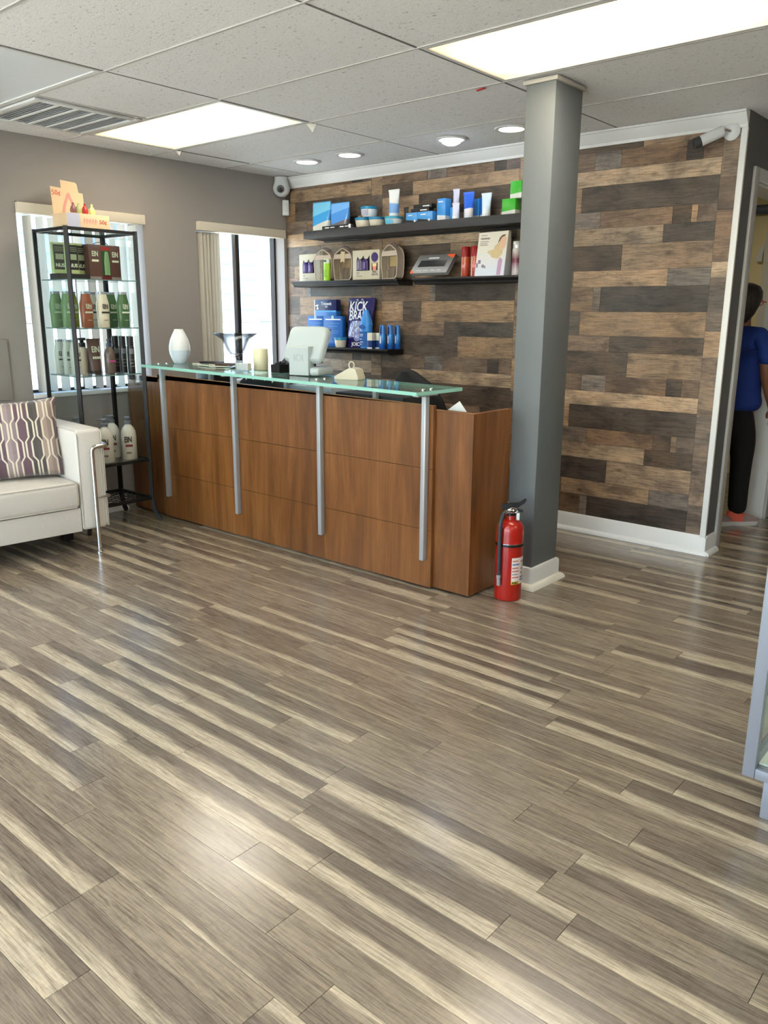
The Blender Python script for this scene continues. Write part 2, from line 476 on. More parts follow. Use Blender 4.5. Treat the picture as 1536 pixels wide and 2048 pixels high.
M_SEAM = mat('painted_gap_shadow', (118, 115, 112), .7, var=.05); USEAM = unit_box('grid_bar'); USEAM.materials.append(M_SEAM)  # darker grey carries the gap shadow along these joints
def bar(x0, x1, y0, y1, lift=0., m=None):
    o = bpy.data.objects.new('grid_bar', USEAM if m else UBAR); COL.objects.link(o); o.parent = ceiling
    o.location = (x0, y0, H - .0008 + lift); o.scale = (x1 - x0, y1 - y0, .006)
for x in xs[1:-1]: bar(x - .004, x + .004, -7.0, 0, .0035, M_SEAM)
for y in ys[1:-1]: bar(0, 6.2, y - .005, y + .005, .0012)
bar(.894 - .0075, .894 + .0075, -2.425, -1.815)

# walls
W1 = (-2.14, -1.29, .82, 1.945); W2 = (-.86, -.03, .82, 1.945); W3 = (-4.35, -3.45, .82, 1.945)
bm = BM()
ycuts = [-7.2, W3[0], W3[1], W1[0], W1[1], W2[0], W2[1], .15]
for a, c in ((-7.2, W3[0]), (W3[1], W1[0]), (W1[1], W2[0]), (W2[1], .15)): box(bm, -.16, 0, a, c, -.01, H + .12)
for w in (W1, W2, W3):
    box(bm, -.16, 0, w[0], w[1], -.01, w[2]); box(bm, -.16, 0, w[0], w[1], w[3], H + .12)
struct('wall_left', bm, M_GREY, label='taupe-grey painted wall with the windows')
bm = BM(); box(bm, 0, BX - .004, .004, .12, 0, H + .12); box(bm, BX - .012, BX - .004, .0, .12, 0, H + .1)
wall_back = struct('wall_back', bm, M_GAP, label='accent wall of reclaimed-look wood boards')
bm = BM()      # the wall running back from the board wall's end, with the doorway
DY0, DY1, DZ = .208, 1.10, 2.01
box(bm, 3.29, BX, .0, DY0, 0, H + .12); box(bm, 3.29, BX, DY0, DY1, DZ, H + .12); box(bm, 3.29, BX, DY1, 2.7, 0, H + .12)
struct('wall_side', bm, M_DGREY, label='dark grey wall with the doorway behind the wood wall')
bm = BM(); box(bm, 6.2, 6.35, -7.2, 1.7, 0, H + .12); struct('wall_right', bm, M_GREY)
bm = BM(); box(bm, BX, 6.2, 1.6, 1.72, 0, H + .12); struct('wall_corridor', bm, M_GREY)
bm = BM()
box(bm, 0, 6.2, -7.2, -7.05, 0, .15); box(bm, 0, 6.2, -7.2, -7.05, 2.2, H + .12)
for a, c in ((0, .5), (2.9, 3.3), (5.7, 6.2)): box(bm, a, c, -7.2, -7.05, .15, 2.2)
struct('wall_front', bm, M_GREY)
bm = BM(); box(bm, 1.4, 1.5, .12, 2.7, 0, H + .12); struct('wall_room_left', bm, M_CREAM)
bm = BM(); box(bm, 1.5, 3.29, 2.6, 2.72, 0, H + .12); struct('wall_room_back', bm, M_CREAM)

# boards of the accent wall: three panels, a 1.205 m repeat across, 1.242 m up
T = {'l': (168, 145, 120), 't': (152, 127, 102), 'b': (127, 105, 86), 'n': (112, 95, 80), 'g': (126, 115, 106), 'd': (86, 74, 63), 'k': (74, 66, 59)}
ROWZ = [2.215, 2.115, 2.03, 1.892, 1.802, 1.707, 1.568, 1.476, 1.337, 1.20, 1.107, .968]     # tops of B..L and the foot of L
PAT = {'B': [(0, 'b'), (.395, 'g'), (.552, 'b'), (.918, 'k'), (1.006, 'n')],
       'C': [(0, 'd'), (.272, 'l')], 'D': [(0, 't'), (.325, 'd')],
       'E': [(0, 'g'), (.45, 'b'), (.87, 'd'), (.973, 't'), (1.006, 'n')],
       'F': [(0, 't'), (.198, 'l'), (.825, 'd')], 'G': [(0, 'b'), (.198, 'd'), (.595, 't')],
       'H': [(0, 'n'), (.30, 't'), (.872, 'g')], 'I': [(0, 'b'), (.434, 'g'), (.482, 'k')],
       'J': [(0, 't'), (.197, 'd'), (.36, 't')], 'K': [(0, 'b'), (.557, 'd')], 'L': [(0, 'd'), (.676, 't')]}
STRIP = [(0, .20, 't'), (.20, .36, 'n'), (.36, .62, 'b'), (.62, .70, 'l'), (.70, .98, 'n'), (.98, 1.12, 't'), (1.12, 1.242, 'b')]
UP = unit_box('board', uv=False); UP.materials.append(M_PLANK)
def board(x0, x1, z0, z1, key):
    x0 = max(x0, 0.002); x1 = min(x1, BX - .012); z0 = max(z0, .085); z1 = min(z1, H - .03)
    if x1 - x0 < .006 or z1 - z0 < .006: return
    o = bpy.data.objects.new('board', UP); COL.objects.link(o); o.parent = wall_back
    c = T[key]; k = RND.uniform(.90, 1.10); w = RND.uniform(-4, 4)
    o.color = lin((min(255, c[0] * k + w), min(255, c[1] * k), min(255, c[2] * k - w)))
    d = RND.uniform(.006, .0085)
    o.location = (x0 + .0006, .004 - d, z0 + .0006); o.scale = (x1 - x0 - .0012, d, z1 - z0 - .0012)
for px0, dz in ((2.19, 0.), (.985, .067), (-.22, .107)):
    for rep in (1, 0, -1):
        for ri, rn in enumerate('BCDEFGHIJKL'):
            zt = ROWZ[ri] + dz + 1.242 * rep; zb = ROWZ[ri+1] + dz + 1.242 * rep
            js = PAT[rn]
            for q, (u, key) in enumerate(js):
                u1 = js[q+1][0] if q + 1 < len(js) else 1.105
                board(px0 + u, px0 + u1, zb, zt, key)
        for a, c, key in STRIP:
            board(px0 + 1.105, px0 + 1.205, 2.215 + dz + 1.242 * rep - c, 2.215 + dz + 1.242 * rep - a, key)

# trims
bm = BM(); prism(bm, [(0, H - .075), (-.012, H - .075), (-.014, H - .06), (-.03, H - .045), (-.048, H - .02), (-.052, H - .012), (-.06, H - .010), (-.06, H), (0, H)], 'x', 0.0, BX)
struct('trim_1', bm, M_TRIM, label='white crown moulding above the wood wall')
bm = BM(); box(bm, BX - .029, BX + .003, -.014, .004, .10, H - .075, .003)
struct('trim_2', bm, M_TRIM, label='white corner strip closing the wood wall')
def baseboard(name, p0, p1, out, label):
    """board and quarter round from p0 to p1 (axis aligned); out = +1/-1 direction of the room along the other axis"""
    bm = BM()
    prof = [(0, 0), (0, .108), (.006, .108), (.013, .097), (.014, .02), (.014, 0)]
    ax = 'x' if p0[1] == p1[1] else 'y'
    if ax == 'x': prism(bm, [(p0[1] + out * q[0], q[1]) for q in prof], 'x', p0[0], p1[0])
    else: prism(bm, [(p0[0] + out * q[0], q[1]) for q in prof], 'y', p0[1], p1[1])
    b = struct(name, bm, M_TRIM, label=label)
    bm = BM(); q = [(.014, 0), (.014, .024)] + [(.014 + .024 * math.sin(t), .024 * math.cos(t)) for t in (.3, .6, .9, 1.2, 1.5708)]
    if ax == 'x': prism(bm, [(p0[1] + out * a, c) for a, c in q], 'x', p0[0], p1[0] + (.012 if p1[0] > 3.3 else 0))
    else: prism(bm, [(p0[0] + out * a, c) for a, c in q], 'y', p0[1], p1[1])
    obj('quarter_round', bm, M_TRIM, b); return b
baseboard('baseboard_back', (0, 0), (BX + .012, 0), -1, 'white baseboard under the wood wall')
baseboard('baseboard_side', (BX, -.03), (BX, DY0 - .07), 1, 'white baseboard on the wall end beside the doorway')
baseboard('baseboard_left', (0, -7.0), (0, -1.56), 1, 'white baseboard under the windows')

# doorway: jambs, head and casing
bm = BM()
box(bm, 3.28, BX + .001, DY0 - .001, DY0 + .018, 0, DZ); box(bm, 3.28, BX + .001, DY1 - .018, DY1 + .001, 0, DZ); box(bm, 3.28, BX + .001, DY0, DY1, DZ - .018, DZ + .001)
door = struct('door_1', bm, M_TRIM, label='open doorway with pale casing behind the wood wall')
M_CASE = mat('pale_grey_casing', (188, 186, 184), .4, var=.03)
bm = BM(); box(bm, BX, BX + .016, DY0 - .07, DY0 + .005, 0, DZ + .065, .004); obj('casing', bm, M_CASE, door)
bm = BM(); box(bm, BX, BX + .016, DY1 - .005, DY1 + .07, 0, DZ + .065, .004); obj('casing', bm, M_CASE, door)
bm = BM(); box(bm, BX, BX + .016, DY0 + .005, DY1 - .005, DZ - .005, DZ + .065, .004); obj('head_casing', bm, M_CASE, door)

# windows
M_BRONZE = mat('dark_bronze_aluminium', (46, 40, 38), .45, .4, var=.05)
M_VANE = mat('cream_vinyl_vane', (214, 208, 194), .6, var=.03, trans=0)
def translucent(name, rgb, tr=.35):
    M, N, L, b = nodes(name); b.inputs['Base Color'].default_value = lin(rgb); b.inputs['Roughness'].default_value = .6
    t = N.new('ShaderNodeBsdfTranslucent'); t.inputs[0].default_value = lin(rgb)
    mx = N.new('ShaderNodeMixShader'); mx.inputs[0].default_value = tr
    o = [n for n in N if n.type == 'OUTPUT_MATERIAL'][0]
    L.new(b.outputs[0], mx.inputs[1]); L.new(t.outputs[0], mx.inputs[2]); L.new(mx.outputs[0], o.inputs[0]); return M
M_VANE = translucent('cream_vinyl', (216, 210, 198), .32)
def window(n, w, mull, label):
    y0, y1, z0, z1 = w; fx0, fx1 = -.15, -.10
    bm = BM()
    for a in ((y0, y0 + .018, z0, z1), (y1 - .018, y1, z0, z1), (y0, y1, z0, z0 + .02), (y0, y1, z1 - .02, z1)):
        box(bm, fx0, fx1, a[0], a[1], a[2], a[3])
    o = struct('window_%d' % n, bm, M_BRONZE, label=label)
    bm = BM(); box(bm, -.125, -.09, mull - .014, mull + .014, z0 + .02, z1 - .02, .002); obj('meeting_stile', bm, M_BRONZE, o)
    bm = BM(); box(bm, -.108, -.094, mull - .05, mull - .016, z0 + .02, z1 - .02, .002); obj('sash_stile', bm, mat('anodised_sash', (150, 152, 158), .35, .5, var=.04), o)
    for a, c, x in ((y0 + .018, mull - .02, -.115), (mull + .01, y1 - .018, -.135)):
        bm = BM(); box(bm, x - .002, x + .002, a, c, z0 + .02, z1 - .02); obj('pane', bm, M_WGLASS, o)
    bm = BM(); box(bm, -.10, .012, y0 + .002, y1 - .002, z0 - .022, z0 + .004, .004); obj('sill', bm, M_TRIM, o)
    return o
window(1, W1, -1.70, 'bright window with half-open blinds behind the shelf rack')
window(2, W2, -.42, 'bright sliding window near the room corner')
window(3, W3, -3.9, 'window beside the sofa')
def blinds(w, ys, ang, label):
    y0, y1, z0, z1 = w
    t = thing('vertical_blinds', label, 'blinds', (0, (y0 + y1) / 2, z0))
    yc = (y0 + y1) / 2
    bm = BM(); box(bm, -.045, .03, y0 + .002 - yc, y1 + (.004 if y1 < -.5 else -.004) - yc, z1 - .065 - z0, z1 - .004 - z0, .004); obj('headrail', bm, mat('cream_headrail', (212, 203, 186), .5, var=.03), t)
    bm = BM()
    for k in range(5):
        pass
    prof = [(-.044 + .011 * i, .006 * math.cos((i - 4) / 4 * 1.3)) for i in range(9)]
    poly = prof + [(a, b - .0012) for a, b in reversed(prof)]
    prism(bm, poly, 'z', .012, z1 - z0 - .07); me = finish(bm, 'vane'); me.materials.append(M_VANE)
    for k, y in enumerate(ys):
        o = bpy.data.objects.new('vane', me); COL.objects.link(o); o.parent = t
        a = ang[k % len(ang)]
        o.location = (-.03, y - yc, 0); o.rotation_euler = (0, 0, a)
    return t
blinds(W1, [W1[0] + .075 + .0785 * k for k in range(10)], [math.radians(a) for a in (6, 2, 8, 0, 5, 3, 9)], 'cream vertical blinds turned half open behind the bottle rack')
blinds(W2, [W2[0] + .02 + .030 * k for k in range(6)], [math.radians(a) for a in (36, 42, 30, 40, 33, 38)], 'cream vertical blinds drawn aside beside the room corner')
bm = BM(); box(bm, 0, 6.2, -7.14, -7.12, .15, 2.2); fw = struct('window_4', bm, M_WGLASS, label='unseen storefront glass behind the viewer, enlarged to let in daylight')  # unseen opening, made nearly full height to bring daylight to the ceiling
# light switch / cover on the left wall
bm = BM(); box(bm, 0, .012, -2.62, -2.272, .80, 1.16, .003); tag(obj('cover_panel', bm, M_GREY), 'flat grey-painted access cover on the wall left of the window', 'panel')

# outside: pavement rising to the neighbour's building
M_PAVE = mat('sunlit_concrete', (222, 218, 208), .85, var=.06, vscale=1.2)
bm = BM()
pts = [(-.17, -.35), (-2.5, -.3), (-7.8, 1.12), (-30, 1.25)]
lo = [[(x, y, z) for x, z in pts] + [(-30, y, -.6), (-.17, y, -.6)] for y in (-14, 30)]
loft(bm, lo); tag(obj('pavement', bm, mat('worn_concrete', (172, 170, 166), .9, var=.08, vscale=1.5)), 'sunlit pavement outside the side windows', 'ground')
hb = thing('neighbour_house', 'building in painted blue shade with brick base seen through the window', 'building', (-8.0, 2.5, 1.1))
bm = BM(); box(bm, -6, 0, -3.5, 4.05, .22, 2.6); obj('wall', bm, mat('painted_shade_siding', (150, 164, 176), .8, var=.04), hb)  # bluish shade of the facade is put into the siding colour
bm = BM(); box(bm, -6, .03, -3.5, 4.08, .03, .26); obj('brick_base', bm, mat('grey_brick', (150, 140, 140), .9, bump=.3, bscale=30, var=.1), hb)
for k in range(8):
    bm = BM(); box(bm, 0, .015, -3.5, 4.05, .3 + k * .28, .3 + k * .28 + .25); obj('clapboard', bm, MATS['painted_shade_siding'], hb)
for y in (-2.6, .6, 2.6):
    bm = BM(); box(bm, .0, .04, y - .5, y + .5, 1.1, 2.4); f = obj('window_frame', bm, M_TRIM, hb)
    bm = BM(); box(bm, .041, .045, y - .43, y + .43, 1.17, 2.33); obj('pane', bm, mat('dark_window', (90, 104, 120), .1), f)
bm = BM(); box(bm, -6.3, .15, -3.8, 4.15, 2.6, 2.75); obj('roof', bm, M_DGREY, hb)
bm = BM(); box(bm, -30, 40, -30, 60, -1.0, -.62); tag(obj('street_ground', bm, M_PAVE), 'pale ground outside around the shop', 'ground')

# ------------------------------------------------------------------ ceiling lamps and fittings
def lens_material(name, strength, warm):
    M, N, L, b = nodes(name)
    tc = N.new('ShaderNodeTexCoord'); sep = N.new('ShaderNodeSeparateXYZ'); L.new(tc.outputs['Object'], sep.inputs[0])
    # two tubes run the length of the trough behind the lens, so its rim is dimmer
    def fall(s, half, w): return math_node(N, L, 'SMOOTH_MIN', math_node(N, L, 'DIVIDE', math_node(N, L, 'SUBTRACT', half, math_node(N, L, 'ABSOLUTE', s)), w), 1.0, .3)
    f = math_node(N, L, 'MULTIPLY', fall(sep.outputs[0], .60, .30), fall(sep.outputs[1], .30, .20))
    f = math_node(N, L, 'POWER', math_node(N, L, 'MAXIMUM', f, 0.), 1.4)
    f = math_node(N, L, 'ADD', math_node(N, L, 'MULTIPLY', math_node(N, L, 'MAXIMUM', f, 0.), .92), .08)
    ck = N.new('ShaderNodeTexChecker'); ck.inputs['Scale'].default_value = 160; L.new(tc.outputs['Object'], ck.inputs[0])
    b.inputs['Base Color'].default_value = lin((225, 224, 214)); b.inputs['Roughness'].default_value = .25
    col = mixc(N, L, f, lin((255, 224, 150)), lin(warm)); L.new(col, b.inputs['Emission Color'])
    L.new(math_node(N, L, 'MULTIPLY', math_node(N, L, 'MULTIPLY', f, strength), 1.0), b.inputs['Emission Strength'])
    return M
M_LENS = lens_material('lit_prismatic_lens', LAMP, (255, 250, 241))
M_LENSOFF = mat('unlit_lens', (226, 231, 235), .3, bump=.2, bscale=300, var=.02)
def troffer(x0, y0, lens, label, group=None):
    t = thing('ceiling_light', label, 'ceiling light', (x0 + .61, y0 + .305, H), 0, group)
    bm = BM()
    for a in ((-.60, .60, -.296, -.276), (-.60, .60, .276, .296), (-.60, -.58, -.276, .276), (.58, .60, -.276, .276)): box(bm, *a, .001, .022)
    obj('frame', bm, M_WHITEMET, t)
    bm = BM(); box(bm, -.582, .582, -.278, .278, .006, .012); obj('lens', bm, lens, t)
    bm = BM(); box(bm, -.59, .59, -.286, .286, .03, .10); obj('housing', bm, M_WHITEMET, t)
    return t
names = ['lit fluorescent ceiling panel between the vent and the downlights', 'lit fluorescent ceiling panel beside the grey column', 'added unseen fluorescent panel overhead in the middle of the room',
         'added unseen fluorescent panel over the sofa', 'added unseen fluorescent panel over the right wall', 'added unseen fluorescent panel above the glass display case',
         'added unseen fluorescent panel at the storefront centre', 'added unseen fluorescent panel at the storefront left']
for (x, y), nm in zip(LIT, names): troffer(x, y, M_LENS, nm, 'fluorescent ceiling panels')
troffer(*OFFL[0], M_LENSOFF, 'unlit fluorescent ceiling panel left of the air vent')
t = thing('ceiling_light', 'added unseen ceiling panel lighting the back room', 'ceiling light', (2.5, 1.3, H))  # lamp added out of view so the back room gets light
bm = BM(); box(bm, -.3, .3, -.3, .3, -.02, .0, .003); obj('frame', bm, M_WHITEMET, t)
bm = BM(); box(bm, -.28, .28, -.28, .28, -.024, -.0205); obj('lens', bm, mat('added_lamp_lens', (230, 230, 225), .4, emit=(255, 244, 220), estr=7.0), t)

M_CAN = mat('lit_downlight_lens', (240, 240, 240), .4, emit=(255, 244, 226), estr=14.0)
M_CANB = mat('lit_cool_bulb', (240, 240, 245), .4, emit=(226, 236, 255), estr=26.0)
def can(x, y, label, bulb=False):
    t = thing('downlight', label, 'downlight', (x, y, H), 0, 'round downlights over the desk')
    bm = BM(); lathe(bm, [(.068, .002), (.070, -.006), (.088, -.007), (.094, -.003), (.094, .001), (.068, .002)], 32); obj('trim_ring', bm, M_WHITEMET, t)
    bm = BM()
    if bulb: lathe(bm, [(.0, -.034), (.03, -.031), (.052, -.02), (.062, -.004), (.062, .001), (0, .001)], 24)
    else: lathe(bm, [(0, -.004), (.067, -.004), (.067, .001), (0, .001)], 32)
    obj('bulb' if bulb else 'lens', bm, M_CANB if bulb else M_CAN, t)
can(.665, -.415, 'leftmost of the lit round downlights, nearest the room corner')
can(1.06, -.415, 'lit round downlight second from the room corner')
can(1.848, -.385, 'bright bluish bulb downlight, second from the grey column', True)
can(2.272, -.405, 'lit round downlight nearest the grey column')

t = thing('air_vent', 'white ceiling air vent with slanted blades beside the lit panel', 'air vent', (.574, -2.12, H))
bm = BM()
for a in ((-.29, .29, -.292, -.25), (-.29, .29, .25, .292), (-.29, -.255, -.25, .25), (.255, .29, -.25, .25)): box(bm, *a, -.008, .004, .002)
obj('frame', bm, M_WHITEMET, t)
for y in (-.15, -.05, .05, .15):
    bm = BM(); box(bm, -.255, .255, y - .007, y + .007, -.008, .004); obj('divider', bm, M_WHITEMET, t)
M_BLADE = mat('grey_blade', (186, 188, 190), .5, var=.04)
for c in range(5):
    for i in range(5):
        yy = -.25 + .1 * c + .012 + i * .0185
        bm = BM(); prism(bm, [(yy, -.004), (yy + .014, .010), (yy + .0155, .009), (yy + .0015, -.005)], 'x', -.254, .254); obj('blade', bm, M_BLADE, t)
bm = BM(); box(bm, -.28, .28, -.28, .28, .016, .02); obj('duct', bm, mat('dim_duct', (170, 172, 174), .8, var=.1), t)
# scraps of tape hanging at the lamp corners, a red tag on the grid
M_TAPE = mat('white_tape', (224, 222, 210), .6, var=.04)
for x, y, s, nm in ((1.50, -1.19, .045, 'white tape scrap hanging at the right corner of the lit panel'), (.30, -1.19, .028, 'white tape scrap hanging at the left corner of the lit panel')):
    bm = BM(); prism(bm, [(-.6 * s, 0), (.6 * s, 0), (.15 * s, -s)], 'x', -.0008, .0008)
    o = obj('tape_scrap', bm, M_TAPE, loc=(x, y, H - .001), rot=(0, 0, -.8)); tag(o, nm, 'tape')
bm = BM(); box(bm, -.028, .028, -.006, .006, -.004, 0); tag(obj('red_tag', bm, mat('red_vinyl', (196, 40, 40), .5, var=.05), loc=(2.60, -1.19, H - .002), rot=(0, 0, -.3)), 'small red tag on the ceiling grid beside the column', 'tag')

# ------------------------------------------------------------------ column
CX0, CX1, CY0, CY1 = 2.825, 2.972, -1.168, -.925
t = thing('column', 'dark grey square column with white base beside the reception desk', 'column', ((CX0 + CX1) / 2, (CY0 + CY1) / 2, 0))
hx, hy = (CX1 - CX0) / 2, (CY1 - CY0) / 2
bm = BM(); box(bm, -hx, hx, -hy, hy, 0, H - .02, .003); obj('shaft', bm, M_COLUMN, t)
bm = BM(); box(bm, -hx - .012, hx + .012, -hy - .012, hy + .012, H - .020, H - .002, .003); obj('cap', bm, mat('putty_trim', (178, 174, 164), .6, var=.03), t)
# four pieces of base board: mitred ring
bm = BM()
def ring(bm, prof, hx, hy):
    loops = []
    for (d, z) in prof: loops.append([(-hx - d, -hy - d, z), (hx + d, -hy - d, z), (hx + d, hy + d, z), (-hx - d, hy + d, z)])
    loft(bm, loops, cap=False)
ring(bm, [(.0005, 0), (.014, 0), (.014, .092), (.010, .104), (.0005, .108)], hx, hy); obj('baseboard', bm, M_TRIM, t)
bm = BM(); ring(bm, [(.014, 0), (.040, 0), (.038, .010), (.032, .019), (.023, .025), (.014, .027)], hx, hy); obj('quarter_round', bm, mat('cream_quarter_round', (232, 228, 214), .35, var=.02), t)

# ------------------------------------------------------------------ reception desk
def up(x): return .0135 * (2.6 - x)          # the desk's upper edges rise a little toward the window wall
M_EDGE = mat('desk_edge_band', (150, 104, 66), .4, var=.1, vscale=20)
d = thing('reception_desk', 'long cherry wood reception desk with silver posts', 'reception desk', (0, 0, 0))
DX0, DX1, DYF = .02, 2.826, -1.495
def slab(bm, x0, x1, y0, y1, z0, z1):
    """box whose top follows the slight rise"""
    lo = []
    for x in (x0, x1): lo.append([(x, y0, z0), (x, y1, z0), (x, y1, z1 + up(x)), (x, y0, z1 + up(x))])
    return loft(bm, lo)
bm = BM(); slab(bm, DX0, DX1, DYF, DYF + .03, .012, .882); obj('body_panel', bm, M_DESK, d)
bm = BM(); box(bm, DX1 - .03, DX1 - .0005, DYF + .03, -1.172, .012, .88); obj('end_panel', bm, M_DESK, d)
bm = BM(); slab(bm, DX0, DX1 - .0, DYF - .0, DYF + .032, .882, .8832); obj('top_edge', bm, M_EDGE, d)
bm = BM(); box(bm, DX0 + .01, DX1 - .03, DYF + .03, -1.02, .72, .75, .002); obj('worktop', bm, M_DESK, d)
bm = BM(); box(bm, DX0, DX0 + .03, DYF + .03, -1.05, .012, .72); obj('end_panel', bm, M_DESK, d)
bm = BM(); box(bm, DX0 + .02, DX1 - .02, DYF + .05, DYF + .07, 0, .014); obj('plinth', bm, M_BLACKMAT, d)
PX0, PX1 = .40, 2.614
for k, (za, zb) in enumerate(((.012, .300), (.3025, .602), (.6045, .903))):
    bm = BM()
    if k < 2: box(bm, PX0, PX1, DYF - .021, DYF - .0005, za, zb + (0))
    else: slab(bm, PX0, PX1, DYF - .021, DYF - .0005, za, zb)
    obj('front_panel', bm, M_DESK, d)
bm = BM(); slab(bm, PX0, PX1, DYF - .021, DYF - .0005, .9035, .905); obj('panel_edge', bm, M_EDGE, d)
for x in (.478, 1.18, 1.88, 2.578):
    bm = BM(); box(bm, x - .0125, x + .0125, DYF - .052, DYF - .022, .152, .948 + up(x), .002); p = obj('post', bm, M_SILVER, d)
    bm = BM(); box(bm, x - .017, x + .017, DYF - .115, DYF + .04, .948 + up(x), .960 + up(x), .003); obj('bracket', bm, M_SILVER, p)
    for dy in (-.055, .005):
        bm = BM(); lathe(bm, [(0, 0), (.011, 0), (.011, .003), (.007, .006), (0, .006)], 12, (x, DYF + dy, .9775 + up(x))); obj('bolt', bm, M_CHROME, p)
for x in (.72, 1.42, 2.1):
    bm = BM(); box(bm, x - .012, x + .012, -1.352, -1.328, .7505, .9595 + up(x)); obj('rear_support', bm, M_SILVER, d)

# glass top: clear faces, green edge
M_DGLASS = glass_mat('greenish_glass', (222, 240, 234), 1.0, 0, .03)
M_GEDGE = mat('green_glass_edge', (150, 206, 190), .15, var=.05, coat=.3)
gt = bpy.data.meshes.new('glass_top'); bm = BM()
GX0, GX1, GY0, GY1 = .452, 2.625, -1.66, -1.305
lo = [[(x, GY0, .9605 + up(x)), (x, GY1, .9605 + up(x)), (x, GY1, .977 + up(x)), (x, GY0, .977 + up(x))] for x in (GX0, GX1)]
loft(bm, lo); me = finish(bm, 'glass_top'); me.materials.append(M_DGLASS); me.materials.append(M_GEDGE)
for f in me.polygons:
    if abs(f.normal.z) < .5: f.material_index = 1
tag(obj('glass_counter', me, None), 'green-edged clear glass counter raised on the desk posts', 'glass counter')
def GZ(x): return .9775 + up(x)

# ------------------------------------------------------------------ things on the glass
# humidifier-like white vase
x, y = .52, -1.42
t = thing('diffuser', 'white teardrop aroma diffuser with green light on the glass counter', 'diffuser', (x, y, GZ(x)))
bm = BM(); lathe(bm, [(0, 0), (.050, 0), (.056, .004), (.074, .030), (.090, .062), (.094, .084)], 32, sx=.70, sy=.70); obj('base', bm, mat('pale_blue_plastic', (206, 218, 228), .3, var=.02), t)
bm = BM(); lathe(bm, [(.0945, .0842), (.093, .110), (.080, .148), (.058, .182), (.040, .205), (.038, .212), (.026, .212), (.024, .204), (0, .204)], 32, sx=.70, sy=.70); obj('tank', bm, M_WHITE, t)
bm = BM(); lathe(bm, [(.020, .2045), (.022, .213), (.012, .213), (.010, .2046), (.020, .2045)], 16, sx=.7, sy=.7); obj('mist_nozzle', bm, mat('green_glow_plastic', (120, 220, 120), .4, var=.02), t)

# glass pedestal bowl
x, y = 1.10, -1.44
t = thing('glass_bowl', 'clear glass pedestal bowl with flared rim on the counter', 'bowl', (x, y, GZ(x)))
M_CRYSTAL = glass_mat('crystal', (238, 240, 243), 1.2, 0, 0, (104, 108, 114))
bm = BM()
lathe(bm, [(0, 0), (.052, 0), (.054, .004), (.030, .011), (.014, .018), (.013, .022)], 32, sx=.70, sy=.70); obj('foot', bm, M_CRYSTAL, t)
bm = BM(); lathe(bm, [(0, .0222), (.013, .0225), (.023, .032), (.026, .046), (.022, .060), (.012, .066), (0, .0662)], 24, sx=.70, sy=.70); obj('stem_ball', bm, M_CRYSTAL, t)
bm = BM(); lathe(bm, [(0, .0665), (.016, .068), (.045, .080), (.072, .104), (.092, .140), (.115, .172), (.176, .200), (.184, .203), (.183, .206), (.168, .203), (.108, .178), (.086, .146), (.066, .110), (.040, .088), (0, .082)], 40, sx=.70, sy=.70)
obj('bowl', bm, M_CRYSTAL, t)

x, y = 1.33, -1.50
t = thing('card_block', 'small clear acrylic card holder on the counter beside the bowl', 'card holder', (1.235, -1.50, GZ(1.24)), .2)
bm = BM(); box(bm, -.045, .045, -.02, -.016, 0, .06, .001); obj('front_plate', bm, glass_mat('acrylic', (240, 246, 250), 1.2, 0, .12), t)
bm = BM(); box(bm, -.045, .045, -.0155, .02, 0, .004); obj('base_plate', bm, MATS['acrylic'], t)
bm = BM(); box(bm, -.043, .043, -.012, .018, .0045, .045, .001); obj('card_stack', bm, mat('warm_card', (236, 224, 206), .7, var=.05), t)
bm = BM(); lathe(bm, [(0, 0), (.056, 0), (.058, .003), (.058, .118), (.055, .121), (.046, .119), (.044, .112), (0, .110)], 32, sx=.74, sy=.74)
t = thing('pillar_candle', 'cream pillar candle behind the glass bowl', 'candle', (1.225, -1.36, GZ(1.225)))
obj('wax', bm, mat('cream_wax', (232, 226, 190), .5, var=.02), t)
bm = BM(); tube(bm, [(0, 0, .110), (.001, 0, .118), (.003, .001, .124)], .0012, 6); obj('wick', bm, M_BLACK, t)
t = thing('hair_brush', 'dark brown paddle brush lying left of the glass bowl', 'brush', (.93, -1.36, GZ(.93)), .35)
bm = BM(); loft(bm, [[(px, py * s, pz * s2 + .012) for (py, pz) in ((-.026, -.006), (.026, -.006), (.030, 0), (.026, .010), (-.026, .010), (-.030, 0))] for px, s, s2 in ((-.09, .55, .7), (-.075, .95, 1), (.02, 1.05, 1.1), (.045, .5, .8), (.06, .32, .8), (.13, .3, .8), (.14, .15, .5))])
obj('handle', bm, mat('dark_wood', (72, 58, 46), .4, var=.2, vscale=30), t)
bm = BM()
for i in range(9):
    for j in range(5): lathe(bm, [(.0014, .004), (.0012, -.010)], 5, (-.08 + i * .013, -.02 + j * .01, .010 - .0))
o = obj('bristles', bm, M_BLACK, t); o['kind'] = 'stuff'
# a cream charging cable
bm = BM(); tube(bm, bend([(.62, -1.40, 0), (.72, -1.33, .003), (.80, -1.42, .003), (.92, -1.34, .003), (.98, -1.40, .003), (.90, -1.47, .003), (.74, -1.45, .003)], .06), .0028, 6)
for v in bm.verts: v.co.z += GZ(v.co.x) + .003
tag(obj('charging_cable', bm, mat('cream_cable', (226, 222, 204), .5, var=.03)), 'cream charging cable looped on the glass left of the bowl', 'cable')
bm = BM(); box(bm, -.07, .07, -.035, .035, 0, .012, .004); tag(obj('phone', bm, M_BLACK, loc=(.73, -1.335, GZ(.73)+.0075), rot=(0, 0, .3)), 'black smartphone lying behind the cream cable', 'phone')
